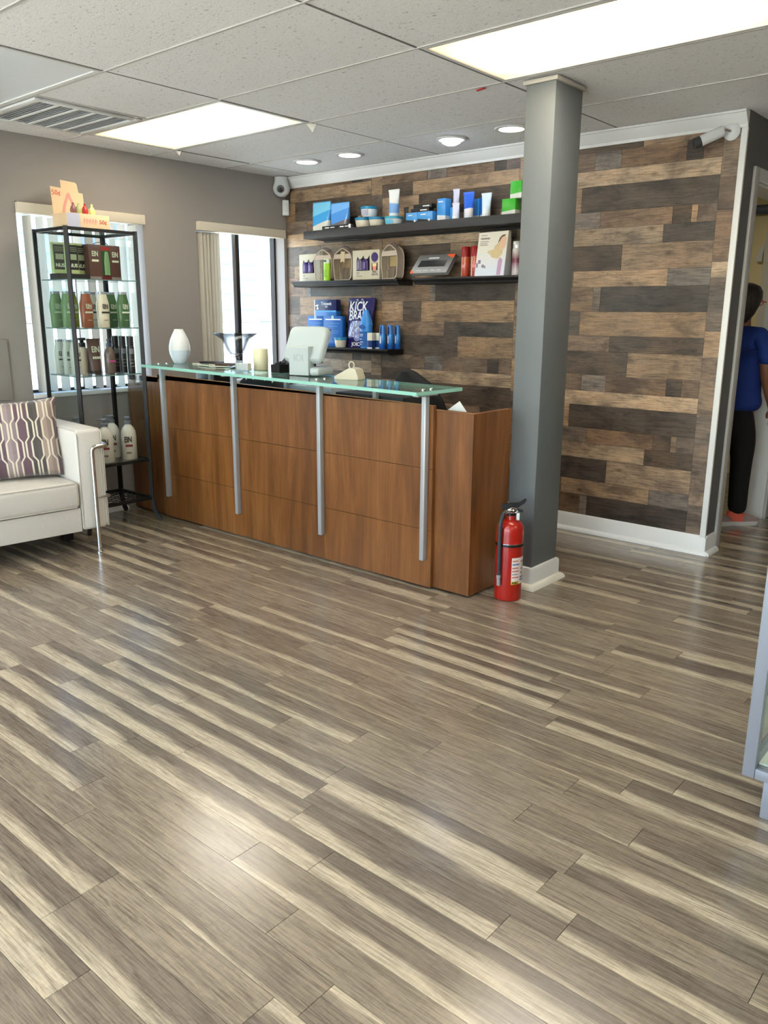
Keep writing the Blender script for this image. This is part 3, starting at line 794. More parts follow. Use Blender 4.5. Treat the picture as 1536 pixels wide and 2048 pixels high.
# black caddy with clips
t = thing('black_caddy', 'black mesh caddy of small items left of the white terminal', 'caddy', (1.432, -1.40, GZ(1.432)))
bm = BM()
for a in ((-.036, .036, -.035, -.031), (-.036, .036, .031, .035), (-.036, -.032, -.031, .031), (.032, .036, -.031, .031)): box(bm, a[0], a[1], a[2], a[3], .0, .045)
box(bm, -.032, .032, -.031, .031, 0, .003); obj('tray', bm, M_BLACK, t)
for k in range(5):
    bm = BM(); tube(bm, [(-.022 + .011 * k, -.018 + .009 * k, .004), (-.022 + .011 * k + .006, -.012 + .006 * k, .054 + .004 * (k % 3))], .006, 7); obj('clip', bm, M_BLACKMAT, t)
t = thing('credit_card_reader', 'black card reader standing behind the black caddy', 'card reader', (1.42, -1.335, GZ(1.42)), -.3)
bm = BM(); prism(bm, [(-.03, 0), (.03, 0), (.03, .05), (.01, .072), (-.03, .035)], 'x', -.055, .055); obj('body', bm, M_BLACK, t)
bm = BM()
prism(bm, [(-.0305, .012), (-.0295, .012), (-.0295, .026), (-.0305, .026)], 'x', -.035, .035); obj('stripe', bm, M_WHITE, t)

# point-of-sale terminal, seen from behind
x, y = 1.665, -1.40
t = thing('sales_terminal', 'white point-of-sale touch terminal seen from behind on the counter', 'terminal', (x, y, GZ(x)), math.radians(12))
bm = BM()
prof = [(-.075, .004), (-.075, .150), (-.070, .156), (-.010, .156), (-.004, .150), (.0, .060), (.008, .050), (.085, .046), (.095, .040), (.097, .012), (.090, .004)]
prism(bm, prof, 'x', -.075, .048); bmesh.ops.bevel(bm, geom=[e for e in bm.edges if e.calc_face_angle(0) > .9], offset=.006, segments=3, affect='EDGES')
obj('stand', bm, mat('terminal_plastic', (184, 195, 196), .28, var=.02), t)
bm = BM(); box(bm, .049, .108, -.072, .088, .003, .047, .014, 3); obj('foot', bm, mat('terminal_plastic', (184, 195, 196), .28, var=.02), t)
bm = BM(); lathe(bm, [(0, 0), (.07, 0), (.072, .003), (0, .004)], 24, (0, .0, 0)); obj('rubber_ring', bm, M_BLACK, t)
# display tilted back, bulging rear
bm = BM(); lo = []
for k, (s, zz) in enumerate(((.90, -.030), (.97, -.022), (1.0, -.008), (1.0, .006))):
    lo.append([(px * s, pz * s, zz) for px, pz in [(q[0], q[1]) for q in ell(0, 0, 0, .126, .105, 32, 7)]])
loft(bm, lo)
dsp = obj('display', bm, mat('terminal_plastic', (184, 195, 196), .28, var=.02), t, loc=(-.012, .012, .160), rot=(math.radians(62), 0, math.radians(4)))
dsp.rotation_euler = (math.radians(-118), 0, 0)
bm = BM(); box(bm, -.120, .120, -.099, .099, .0062, .0075); obj('screen', bm, mat('dark_screen', (18, 20, 24), .08), dsp)
text('IOI', .05, mat('silver_mark', (196, 202, 206), .2, .3), t, (-.014, -.0758, .095), depth=.0004, bold=.0006)
bm = BM(); box(bm, .047, .0495, -.02, .0, .052, .064); obj('port', bm, M_BLACK, t)

# white handset/scanner cradle, receipts
t = thing('barcode_scanner', 'cream desktop scanner with a cable loop right of the terminal', 'scanner', (1.985, -1.40, GZ(1.985)), math.radians(10))
bm = BM(); prism(bm, [(-.085, 0), (.06, 0), (.062, .012), (.045, .055), (.008, .060), (-.085, .014)], 'x', -.035, .035)
o = obj('body', bm, mat('cream_plastic', (212, 205, 182), .35, var=.02), t, rot=(0, 0, -PI/2))
bm = BM(); tube(bm, [(.016 * math.cos(a), 0, .072 + .018 * math.sin(a)) for a in [i * PI / 8 for i in range(16)]], .003, 7, closed=True); obj('loop', bm, MATS['cream_plastic'], t)
bm = BM(); tube(bm, bend([(-.05, .05, .004), (-.06, .13, .0), (-.066, .13, -.04), (-.07, .128, -.07)], .05), .003, 6); obj('cord', bm, MATS['cream_plastic'], t)

# things on the worktop behind the front panel
WT = .751
t = thing('desk_drawer_unit', 'pale grey drawer unit on the worktop under the glass', 'drawer unit', (1.62, -1.20, WT))
bm = BM(); box(bm, -.22, .12, -.10, .12, 0, .165, .004); obj('carcass', bm, mat('pale_grey_steel', (176, 184, 192), .4, var=.03), t)
for k in range(3):
    bm = BM(); box(bm, -.20, .10, -.106, -.1005, .010 + .05 * k, .055 + .05 * k, .002); q = obj('drawer', bm, MATS['pale_grey_steel'], t)
    bm = BM(); box(bm, -.08, -.02, -.112, -.1062, .028 + .05 * k, .036 + .05 * k); obj('handle', bm, M_CHROME, q)
t = thing('black_printer', 'black receipt printer on the worktop near the first silver post', 'printer', (.62, -1.22, WT))
bm = BM(); box(bm, -.10, .10, -.09, .09, 0, .195, .008); obj('body', bm, M_BLACK, t)
bm = BM(); box(bm, -.06, .06, -.093, -.0905, .12, .13); obj('paper_slot', bm, M_WHITE, t)
t = thing('backpack', 'black fabric bag slumped on the worktop behind the second post', 'bag', (1.13, -1.24, WT))
bm = BM(); loft(bm, [ell(0, 0, z, rx, ry, 24, 2.6) for z, rx, ry in ((0, .23, .085), (.03, .25, .10), (.10, .24, .095), (.16, .21, .08), (.195, .17, .05), (.205, .05, .02))]); obj('sack', bm, mat('black_nylon', (26, 26, 30), .7, bump=.3, bscale=25), t)
for s in (-.08, .09):
    bm = BM(); tube(bm, [(s + .035 * math.cos(a), -.06, .165 + .055 * math.sin(a)) for a in [i * PI / 8 for i in range(9)]], .005, 6); obj('strap', bm, mat('cream_cable', (226, 222, 204)), t)
t = thing('computer_case', 'dark louvred computer case on the worktop under the terminal', 'computer', (2.04, -1.22, WT))
bm = BM(); box(bm, -.26, .22, -.09, .09, 0, .15, .004); obj('case', bm, mat('charcoal_steel', (44, 46, 50), .5, var=.08), t)
for k in range(6):
    bm = BM(); box(bm, -.25, .21, -.096, -.0905, .018 + k * .021, .028 + k * .021); obj('louvre', bm, MATS['charcoal_steel'], t)
bm = BM(); prism(bm, [(-.05, 0), (.055, 0), (.01, .05)], 'y', -.0015, .0015); tag(obj('paper_note', bm, M_WHITE, loc=(2.66, -1.40, .872), rot=(-.3, 0, .2)), 'white paper corner sticking up behind the low end of the desk', 'paper')

# black office chairs behind the desk
def office_chair(x, y, rz, label, back_h, zb):
    t = thing('office_chair', label, 'office chair', (x, y, 0), rz, 'black office chairs behind the desk')
    mf = mat('black_mesh_fabric', (30, 29, 29), .85, bump=.2, bscale=300)
    bm = BM(); lo = []
    for k in range(9):
        v = k / 8; z = zb + back_h * v
        w = .275 * math.sqrt(max(.02, 1 - (max(0, v - .35) / .67) ** 2))
        yy = .21 + .06 * v
        lo.append([(px, yy + py, z) for px, py, _ in [(q[0], q[1] + .05 * (q[0] / .26) ** 2 * -1, 0) for q in ell(0, 0, 0, max(.02, w), .028, 24, 2.6)]])
    top = zb + back_h
    lo.append([(q[0], .275 + q[1], top + .010) for q in ell(0, 0, 0, .05, .014, 24)])
    lo.append([(q[0], .275 + q[1], top + .013) for q in ell(0, 0, 0, .02, .006, 24)])
    loft(bm, lo); obj('backrest', bm, mf, t)
    bm = BM(); loft(bm, [ell(0, 0, z, a, c, 28, 3.2) for z, a, c in ((.42, .22, .21), (.435, .25, .24), (.475, .255, .245), (.50, .22, .21))]); obj('seat', bm, mf, t)
    bm = BM(); lathe(bm, [(.028, .09), (.028, .30), (.018, .302), (.018, .42)], 14); obj('gas_column', bm, M_BLACK, t)
    bm = BM(); tube(bm, bend([(0, .1, .43), (0, .27, .43), (0, .28, zb + .12)], .06), .018, 8); obj('back_bracket', bm, M_BLACK, t)
    for k in range(5):
        a = 2 * PI * k / 5
        bm = BM(); tube(bm, [(0, 0, .10), (.28 * math.cos(a), .28 * math.sin(a), .07)], [.025, .014], 8); L_ = obj('leg', bm, M_BLACK, t)
        bm = BM(); lathe(bm, [(0, -.012), (.024, -.012), (.026, 0), (.024, .012), (0, .012)], 14, (0, 0, 0))
        obj('caster', bm, M_BLACK, L_, loc=(.28 * math.cos(a), .28 * math.sin(a), .027), rot=(PI/2, 0, a))
    for s in (-1, 1):
        bm = BM(); tube(bm, bend([(s * .22, .02, .44), (s * .285, .02, .44), (s * .285, .02, .66)], .03), .012, 8); a_ = obj('arm_post', bm, M_BLACK, t)
        bm = BM(); box(bm, s * .285 - .03, s * .285 + .03, -.12, .12, .66, .685, .01); obj('arm_pad', bm, M_BLACK, a_)
    return t
office_chair(2.06, -.66, math.radians(162), 'black mesh office chair with rounded back standing right behind the desk', .40, .60)
office_chair(1.10, -.66, math.radians(190), 'lower black office chair half hidden behind the sales terminal', .26, .60)

# ------------------------------------------------------------------ fire extinguisher
t = thing('fire_extinguisher', 'red fire extinguisher standing on the floor by the column', 'fire extinguisher', (2.955, -1.352, 0), math.radians(32))
M_RED = mat('red_enamel', (164, 26, 14), .28, var=.05, coat=.4)
bm = BM(); lathe(bm, [(0, .0), (.058, .0), (.063, .004), (.0645, .012), (.0645, .335), (.062, .355), (.053, .372), (.038, .384), (.024, .389), (.022, .408), (0, .408)], 40); obj('cylinder', bm, M_RED, t)
bm = BM(); lathe(bm, [(.0647, .266), (.0675, .2665), (.0675, .2775), (.0647, .278)], 40); obj('hose_band', bm, M_BLACK, t)
bm = BM(); lathe(bm, [(.0647, .2785), (.0672, .279), (.0672, .2815), (.0647, .282)], 40); obj('band_wire', bm, M_CHROME, t)
bm = BM(); lathe(bm, [(0, .4085), (.024, .4085), (.026, .416), (.022, .432), (.018, .446), (0, .446)], 20); v = obj('valve', bm, M_BLACK, t)
bm = BM(); lathe(bm, [(.0262, -.004), (.028, 0), (.0262, .004)], 20, (0, 0, .436)); obj('gauge_ring', bm, M_CHROME, v)
bm = BM(); prism(bm, [(-.045, .448), (-.040, .440), (.030, .446), (.062, .470), (.070, .484), (.062, .488), (.040, .470), (-.02, .462), (-.045, .458)], 'y', -.011, .011); obj('lever', bm, M_BLACK, t)
bm = BM(); prism(bm, [(-.040, .430), (.028, .432), (.052, .424), (.056, .430), (.030, .4395), (-.040, .438)], 'y', -.010, .010); obj('carry_handle', bm, M_BLACK, t)
bm = BM(); box(bm, .026, .040, -.034, -.022, .392, .425, .002); obj('inspection_tag', bm, M_WHITE, t)
bm = BM(); tube(bm, [(.020 * math.cos(a) + .01, -.026, .436 + .012 * math.sin(a)) for a in [i * PI / 6 for i in range(12)]], .0018, 6, closed=True); obj('pull_ring', bm, M_CHROME, t)
hose = bend([(-.012, -.014, .428), (-.034, -.034, .425), (-.047, -.062, .385), (-.047, -.062, .30), (-.045, -.062, .13)], .03)
bm = BM(); tube(bm, hose, .0095, 10); obj('hose', bm, mat('grey_rubber', (52, 56, 64), .5, var=.08), t)
bm = BM(); tube(bm, [(-.045, -.062, .131), (-.0447, -.062, .118), (-.0445, -.062, .116), (-.044, -.062, .080)], [.0115, .0115, .0095, .0095], 10); obj('nozzle', bm, mat('grey_nozzle', (140, 144, 146), .45, var=.04), t)
bm = BM(); tube(bm, [(-.014, -.016, .428), (-.030, -.030, .426)], .0115, 10); obj('hose_fitting', bm, M_CHROME, t)
# wrapped label
def wrap(bm, r, a0, a1, z0, z1, n=10):
    lo = []
    for i in range(n + 1):
        a = a0 + (a1 - a0) * i / n; c, s = math.cos(a), math.sin(a)
        lo.append([(r * c, r * s, z0), (r * c, r * s, z1), ((r + .0006) * c, (r + .0006) * s, z1), ((r + .0006) * c, (r + .0006) * s, z0)])
    return loft(bm, lo)
A0, A1 = math.radians(-78), math.radians(0)
bm = BM(); wrap(bm, .0646, A0, A1, .085, .215); lb = obj('instruction_label', bm, mat('paper_label', (226, 214, 206), .5, var=.03), t)
bm = BM(); wrap(bm, .0653, A0, A0 + .62, .0852, .100); obj('yellow_strip', bm, mat('yellow_print', (214, 190, 40), .5, var=.03), lb)
for z, a, c, colr in ((.20, .05, .5, 'red_print'), (.183, .05, .62, 'blue_print'), (.165, .05, .55, 'red_print'), (.150, .05, .6, 'red_print'), (.135, .05, .5, 'grey_print'), (.12, .05, .6, 'red_print'), (.195, .75, 1.2, 'red_print'), (.16, .8, 1.0, 'grey_print'), (.14, .8, .95, 'black_print'), (.118, .72, 1.2, 'blue_print'), (.105, .72, 1.15, 'blue_print')):
    col = {'red_print': (196, 110, 100), 'blue_print': (70, 110, 176), 'grey_print': (150, 146, 146), 'black_print': (40, 38, 40)}[colr]
    bm = BM(); wrap(bm, .0653, A0 + a, A0 + c, z - .003, z + .003, 6); obj('print_line', bm, mat(colr, col, .5), lb)
for k, ch in enumerate('ABC'):
    a = A0 + .14 + .17 * k
    text(ch, .017, mat('black_print', (40, 38, 40), .5), lb, (.0662 * math.cos(a), .0662 * math.sin(a), .0926), (PI/2, 0, a + PI/2), .0002, bold=.0006)

# ------------------------------------------------------------------ white sofa with chrome tubing
sf = thing('sofa', 'white leather sofa with chrome tube frame under the window', 'sofa', (.820, -2.243, 0), math.radians(-5))
M_LEATHER = mat('white_leather', (212, 208, 200), .42, bump=.12, bscale=120, var=.02, vscale=5)
M_PIPE = mat('leather_piping', (196, 190, 180), .5, var=.03)
SL = 1.72          # overall length along -y
def rbox(name, x0, x1, y0, y1, z0, z1, b, par=sf, mt=None, seg=4):
    bm = BM(); box(bm, x0, x1, y0, y1, z0, z1, b, seg); return obj(name, bm, mt or M_LEATHER, par)
for s, (a, c) in enumerate(((-.072, .078), (-SL + .07, -SL + .22))):
    arm = rbox('armrest', -.69, -.03, a, c, .13, .695, .022)
    for yy in (a + .006, c - .006):
        bm = BM(); tube(bm, bend([(-.032, yy, .15), (-.032, yy, .672), (-.052, yy, .690), (-.67, yy, .690)], .02), .0035, 6); obj('piping', bm, M_PIPE, arm)
rbox('base', -.68, -.045, -SL + .222, -.074, .125, .262, .012)
rbox('front_rail', -.046, -.036, -SL + .222, -.074, .128, .262, .003)
rbox('seat_cushion', -.53, -.018, -SL + .224, -.076, .264, .412, .028)
bm = BM(); tube(bm, [(-.024, -SL + .25, .405), (-.024, -.10, .405)], .004, 6); obj('seat_piping', bm, M_PIPE, sf)
bm = BM(); tube(bm, [(-.024, -SL + .25, .272), (-.024, -.10, .272)], .004, 6); obj('seat_piping', bm, M_PIPE, sf)
rbox('back_cushion', -.70, -.53, -SL + .224, -.076, .264, .70, .04)
for a, s in ((0.0, 1), (-SL + .145, -1)):
    yo = a + s * .090
    bm = BM(); tube(bm, bend([(0, a, .0), (0, a, .60), (0, yo, .60), (-.63, yo, .60)], .03), .0125, 12); f = obj('chrome_frame', bm, M_CHROME, sf)
    bm = BM(); lathe(bm, [(0, .0), (.019, .0), (.019, .008), (.013, .012), (0, .012)], 16, (0, a, 0)); obj('foot_cap', bm, M_CHROME, f)
    bm = BM(); tube(bm, bend([(0, a, .315), (0, yo, .315), (-.63, yo, .315)], .02), .006, 8); obj('side_strap', bm, M_CHROME, f)
    bm = BM(); tube(bm, [(-.63, yo, .0), (-.63, yo, .60)], .0125, 12); obj('chrome_frame', bm, M_CHROME, sf)
rbox('under_foot', -.40, -.34, -.06, .0, .085, .126, .004, sf, M_BLACK)
rbox('under_foot', -.40, -.34, -.06, .0, .0, .0845, .004, sf, M_BLACK)
# outer pad on the arm below the tube
rbox('arm_pad', -.60, -.035, .0785, .086, .335, .585, .006)
rbox('arm_pad', -.60, -.035, .0785, .086, .135, .305, .006)

# patterned cushion
def cushion_material():
    M, N, L, b = nodes('ogee_print')
    tc = N.new('ShaderNodeTexCoord'); sep = N.new('ShaderNodeSeparateXYZ'); L.new(tc.outputs['Object'], sep.inputs[0])
    W, PER = .064, .215
    u = math_node(N, L, 'ADD', math_node(N, L, 'DIVIDE', sep.outputs[0], W), 40.0)
    cell = math_node(N, L, 'FLOOR', u); fu = math_node(N, L, 'SUBTRACT', math_node(N, L, 'FRACT', u), .5)
    par = math_node(N, L, 'MULTIPLY', math_node(N, L, 'MODULO', cell, 2.0), .5)
    v = math_node(N, L, 'FRACT', math_node(N, L, 'ADD', math_node(N, L, 'ADD', math_node(N, L, 'DIVIDE', sep.outputs[2], PER), par), 20.3))
    tri = math_node(N, L, 'ABSOLUTE', math_node(N, L, 'SUBTRACT', v, .5))            # 0 mid .. .5 ends
    k = math_node(N, L, 'DIVIDE', math_node(N, L, 'SUBTRACT', .31, tri), .12)
    k = math_node(N, L, 'MINIMUM', math_node(N, L, 'MAXIMUM', k, 0.), 1.)
    hw = math_node(N, L, 'ADD', .13, math_node(N, L, 'MULTIPLY', k, .28))
    dist = math_node(N, L, 'ABSOLUTE', math_node(N, L, 'SUBTRACT', math_node(N, L, 'ABSOLUTE', fu), hw))
    line = math_node(N, L, 'LESS_THAN', dist, .072)
    st = math_node(N, L, 'FRACT', math_node(N, L, 'MULTIPLY', math_node(N, L, 'ADD', cell, .3), .2))
    c = ramp(N, L, st, [(0, lin((98, 70, 84))), (.2, lin((72, 68, 66))), (.4, lin((160, 140, 130))), (.6, lin((88, 62, 74))), (.8, lin((150, 132, 134)))])
    for n in N:
        if n.type == 'VALTORGB': n.color_ramp.interpolation = 'CONSTANT'
    c2 = mixc(N, L, math_node(N, L, 'MULTIPLY', math_node(N, L, 'GREATER_THAN', fu, 0.0), .35), c, lin((92, 80, 84)))
    col = mixc(N, L, line, c2, lin((214, 204, 186)))
    L.new(col, b.inputs['Base Color']); b.inputs['Roughness'].default_value = .55; b.inputs['Sheen Weight'].default_value = .3
    n1 = noise(N, L, tc.outputs['Object'], 7, 3, .5, 1.)
    bp = N.new('ShaderNodeBump'); bp.inputs['Strength'].default_value = .5; bp.inputs['Distance'].default_value = .02; L.new(n1, bp.inputs['Height']); L.new(bp.outputs[0], b.inputs['Normal'])
    return M
M_CUSH = cushion_material()
bm = BM(); n = 18; hwd, hht, th = .225, .222, .075
grid = {}
for side in (1, -1):
    for i in range(n + 1):
        for j in range(n + 1):
            uu, vv = -1 + 2 * i / n, -1 + 2 * j / n
            edge = i in (0, n) or j in (0, n)
            if edge and side == -1: grid[(side, i, j)] = grid[(1, i, j)]; continue
            pin = 1 - .07 * (1 - abs(uu) ** 2) * abs(vv) ** 4 - .0; pin2 = 1 - .07 * (1 - abs(vv) ** 2) * abs(uu) ** 4
            tt = th * ((1 - uu ** 4) * (1 - vv ** 4)) ** .5
            grid[(side, i, j)] = bm.verts.new((uu * hwd * pin2, -side * tt, vv * hht * pin))
for side in (1, -1):
    for i in range(n):
        for j in range(n):
            q = [grid[(side, i, j)], grid[(side, i+1, j)], grid[(side, i+1, j+1)], grid[(side, i, j+1)]]
            bm.faces.new(q if side == 1 else list(reversed(q)))
t = thing('throw_cushion', 'purple and grey throw cushion with a pale honeycomb line pattern on the sofa', 'cushion', (.475, -2.475, .414))
o = obj('cover', bm, M_CUSH, t, loc=(-.02, 0, .214), sharp=70)
o.rotation_euler = (math.radians(-14), math.radians(-3), math.radians(64))

# ------------------------------------------------------------------ wall shelves
def shelf(label, x0, x1, zt, kind):
    if kind == 'slab':
        t = thing('wall_shelf', label, 'shelf', ((x0 + x1) / 2, 0, zt - .053))
        h = (x1 - x0) / 2
        bm = BM(); box(bm, -h, h, -.22, -.0045, 0, .053, .0015); obj('board', bm, mat('charcoal_laminate', (52, 52, 54), .55, var=.05), t)
        bm = BM(); box(bm, -h + .02, h - .02, -.03, -.0045, -.012, -.0002); obj('wall_cleat', bm, M_BLACKMAT, t)
    else:
        t = thing('wall_shelf', label, 'shelf', ((x0 + x1) / 2, 0, zt - .04))
        h = (x1 - x0) / 2
        bm = BM(); box(bm, -h, h, -.183, -.0045, .028, .040, .001); obj('board', bm, M_BLACKMAT, t)
        bm = BM(); prism(bm, [(-.0045, 0), (-.150, 0), (-.158, .004), (-.160, .012), (-.168, .017), (-.174, .0275), (-.0045, .0275)], 'x', -h + .004, h - .004); obj('moulding', bm, M_BLACKMAT, t)
    return t
S1, S2, S4 = 1.895, 1.549, 1.076
shelf('long charcoal floating shelf, topmost on the wood wall', .416, 2.34, S1, 'slab')
shelf('black moulded shelf holding the gift sets and zip bags', .232, 1.271, S2, 'm')
shelf('black moulded shelf holding the red cans beside the column', 1.40, 2.32, S2, 'm')
shelf('black moulded shelf holding blue products, lowest on the wood wall', .33, 1.194, S4, 'm')

# ------------------------------------------------------------------ packaging
def print_mat(name, a, b, z, tilt=0., soft=.004, rough=.3, c=None, z2=None):
    """flat print in two or three colours: a below height z, b above, c above z2 (object space)"""
    if name in MATS: return MATS[name]
    M, N, L, bs = nodes(name)
    tc = N.new('ShaderNodeTexCoord'); sep = N.new('ShaderNodeSeparateXYZ'); L.new(tc.outputs['Object'], sep.inputs[0])
    h = math_node(N, L, 'ADD', sep.outputs[2], math_node(N, L, 'MULTIPLY', sep.outputs[0], tilt))
    def step(zz): return math_node(N, L, 'MULTIPLY', math_node(N, L, 'ADD', math_node(N, L, 'DIVIDE', math_node(N, L, 'SUBTRACT', h, zz), soft), .5), 1.)
    def clamp(v): return math_node(N, L, 'MINIMUM', math_node(N, L, 'MAXIMUM', v, 0.), 1.)
    col = mixc(N, L, clamp(step(z)), lin(a), lin(b))
    if c: col = mixc(N, L, clamp(step(z2)), col, lin(c))
    L.new(col, bs.inputs['Base Color']); bs.inputs['Roughness'].default_value = rough
    return M

def carton(label, x, y, z, w, dp, h, m, rz=0., name='carton', cat='box', group=None, flap=None):
    t = thing(name, label, cat, (x, y, z), rz, group)
    bm = BM(); box(bm, -w/2, w/2, -dp/2, dp/2, 0, h, .0012); obj('box_body', bm, m, t)
    if flap: 
        bm = BM(); box(bm, -w/2 + .001, w/2 - .001, -dp/2 + .001, dp/2 - .001, h + .0002, h + .0012); obj('top_flap', bm, flap, t)
    return t

def panel(t, name, x0, x1, z0, z1, yf, m, d=.0008):
    bm = BM(); box(bm, x0, x1, yf - d, yf - .0001, z0, z1); return obj(name, bm, m, t)

def squeeze(label, x, y, z, w, h, m, cap_m, rz=0., group=None, cap_h=.016, rtop=None, cap_r=.36):
    t = thing('squeeze_tube', label, 'tube', (x, y, z), rz, group)
    r0 = w * cap_r
    bm = BM(); lathe(bm, [(0, 0), (r0 * .97, 0), (r0, .002), (r0, cap_h), (0, cap_h)], 20); obj('cap', bm, cap_m, t)
    bm = BM(); lo = []
    for k in range(8):
        v = k / 7; lo.append(ell(0, 0, cap_h + .0005 + (h - cap_h - .010) * v, r0 + (w / 2 - r0) * v, max(.0035, r0 * (1 - v ** 1.3)), 20))
    lo.append(ell(0, 0, h, w / 2, .003, 20)); loft(bm, lo); obj('body', bm, m, t)
    bm = BM(); box(bm, -w/2, w/2, -.0034, .0034, h - .0095, h + .0005); obj('crimp', bm, m, t)
    return t

def jar(label, x, y, z, r, h, body, lid, group=None, lab=None):
    t = thing('cream_jar', label, 'jar', (x, y, z), 0, group)
    hl = h * .72
    bm = BM(); lathe(bm, [(0, 0), (r * .74, 0), (r * .80, .003), (r * .90, hl * .6), (r * .95, hl), (0, hl)], 28); obj('pot', bm, body, t)
    bm = BM(); lathe(bm, [(r * .955, hl + .0003), (r, hl + .001), (r, h - .002), (r * .96, h), (0, h)], 28); obj('lid', bm, lid, t)
    if lab:
        bm = BM(); lo = []
        for i in range(9):
            a = math.radians(-120 + 7.5 * i); rr = r * .935
            lo.append([(rr * math.cos(a), rr * math.sin(a), .008), ((rr + .004) * math.cos(a), (rr + .004) * math.sin(a), hl - .004), ((rr + .005) * math.cos(a), (rr + .005) * math.sin(a), hl - .004), ((rr + .001) * math.cos(a), (rr + .001) * math.sin(a), .008)])
        loft(bm, lo); obj('label_patch', bm, lab, t)
    return t

def pouch(label, x, y, z, w, h, m, rz=0., foot=.03, name='pouch', lean=0., edge=None, crinkle=False):
    t = thing(name, label, 'pouch', (x, y, z), rz)
    bm = BM(); lo = []
    for k in range(9):
        v = k / 8; th = foot * (1 - v ** 1.5) + .002; wv = w / 2 * (.84 + .16 * min(1, v * 1.6))
        lo.append([(q[0], q[1] + lean * v, q[2]) for q in ell(0, 0, h * v, wv, th, 24, 4.0 if v < .85 else 8)])
    loft(bm, lo); obj('film', bm, m, t, sharp=60)
    if edge:
        bm = BM(); box(bm, -w/2, w/2, lean - .003, lean + .003, h - .012, h + .001); obj('seal', bm, edge, t)
    return t

P_W = mat('pack_white', (224, 228, 232), .35, var=.02); P_BL = mat('pack_blue', (52, 122, 196), .35, var=.03); P_SKY = mat('pack_sky', (78, 158, 222), .3, var=.03)
P_TEAL = mat('lid_teal', (32, 128, 172), .3, var=.04); P_CR = mat('jar_cream', (214, 206, 188), .35, var=.03); P_BK = mat('pack_black', (34, 34, 36), .4, var=.05)
P_NAVY = mat('pack_navy', (26, 34, 92), .35, var=.05); P_COBALT = mat('pack_cobalt', (28, 92, 168), .35, var=.05)
P_INK = mat('ink_white', (226, 228, 234), .5); P_INKB = mat('ink_black', (44, 42, 44), .5)
ya = -.13; S = S1 + .0004
# top shelf, left to right
pouch('tall sky-blue stand-up pouch at the left end of the top shelf', .50, -.11, S, .176, .205, print_mat('pouch_print_a', (212, 214, 208), (70, 158, 220), .055, -.25, .004, .18, (120, 196, 232), .125), edge=P_SKY, foot=.035)
pouch('crinkled blue foil pouch with a silver foot beside the tall blue pouch', .675, -.10, S, .176, .188, print_mat('pouch_print_b', (120, 118, 128), (84, 150, 226), .055, -.22, .003, .12, (120, 178, 240), .13), edge=P_SKY, foot=.032)
def flatbox(label, x, y, w, dp, h, group):
    t = carton(label, x, y, S, w, dp, h, P_BK, 0, 'small_carton', 'box', group)
    panel(t, 'print', -w * .3, -w * .02, h * .35, h * .65, -dp/2, P_INK); panel(t, 'print', w * .06, w * .34, h * .4, h * .62, -dp/2, P_INK); return t
flatbox('flat black carton lying in front of the blue pouches', .67, -.195, .146, .03, .024, 'flat black cartons')
t = flatbox('flat black carton with white end lying left of the cream jars', .812, -.195, .130, .03, .025, 'flat black cartons'); panel(t, 'white_end', .045, .065, .0, .025, -.015, P_W)
jar('cream jar with teal lid, left one under the stack of three', .924, ya, S, .060, .066, P_CR, P_TEAL, 'cream jars with teal lids')
jar('cream jar with teal lid, right one under the stack of three', 1.047, ya, S, .057, .062, P_CR, P_TEAL, 'cream jars with teal lids')
jar('cream jar with teal lid on top of the stack of three', .978, ya, S + .0672, .060, .068, P_W, P_TEAL, 'cream jars with teal lids', lab=mat('grey_label', (170, 170, 190), .5))
jar('wide white jar with turquoise lid under the tall white tube', 1.20, ya, S, .064, .055, P_W, mat('lid_turquoise', (54, 160, 190), .3, var=.04), None, lab=mat('aqua_label', (90, 180, 214), .4))
squeeze('tall white tube with a blue lower half standing on the turquoise-lidded jar', 1.20, ya, S + .0556, .094, .172, print_mat('tube_print_a', (120, 168, 226), (226, 230, 232), .085, .12, .01), P_W, cap_h=.022)
squeeze('slim black tube standing upright on the top shelf', 1.305, ya, S, .036, .108, P_BK, P_BK, cap_h=.02, cap_r=.42)
P_LB = print_mat('carton_print_a', (46, 44, 46), (74, 156, 224), .018, .12, .002)
for x, w, nm in ((1.380, .094, 'left'), (1.490, .122, 'right')):
    t = carton('low blue and black carton, %s one of the pair under the black cartons' % nm, x, ya, S, w, .07, .066, P_LB, 0, 'small_carton', 'box', 'low blue cartons')
    panel(t, 'print', -w * .30, w * .05, .046, .053, -.035, P_INK)
    bm = BM(); lathe(bm, [(0, 0), (.008, 0), (.008, .001), (0, .001)], 14); obj('round_mark', bm, P_INK, t, loc=(w * .28, -.0352, .014), rot=(PI/2, 0, 0))
for k, (x, z, w) in enumerate(((1.440, .0665, .150), (1.46, .0905, .150))):
    t = carton('black carton lying on the low blue cartons, %s one of two' % ('lower', 'upper')[k], x, ya, S + z, w, .05, .0238, P_BK, 0, 'small_carton', 'box', 'black cartons on the blue ones')
    panel(t, 'print', w * .02, w * .38, .008, .015, -.025, P_INK)
t = carton('tall blue carton with white foot on the top shelf', 1.618, ya, S, .068, .06, .135, print_mat('carton_print_b', (222, 224, 226), (62, 148, 220), .034, .08, .002), -.05, 'small_carton'); panel(t, 'print', -.026, .014, .112, .120, -.03, P_INK)
carton('small blue carton tucked behind the short white tube', 1.682, -.10, S, .05, .04, .082, P_SKY, 0, 'small_carton')
squeeze('white tube standing on the small blue carton', 1.69, -.10, S + .083, .050, .108, mat('pale_lilac', (214, 214, 232), .3, var=.02), P_W, cap_r=.40)
squeeze('short white tube standing at the front of the top shelf', 1.75, -.185, S, .052, .095, MATS['pale_lilac'], P_W, cap_r=.42)
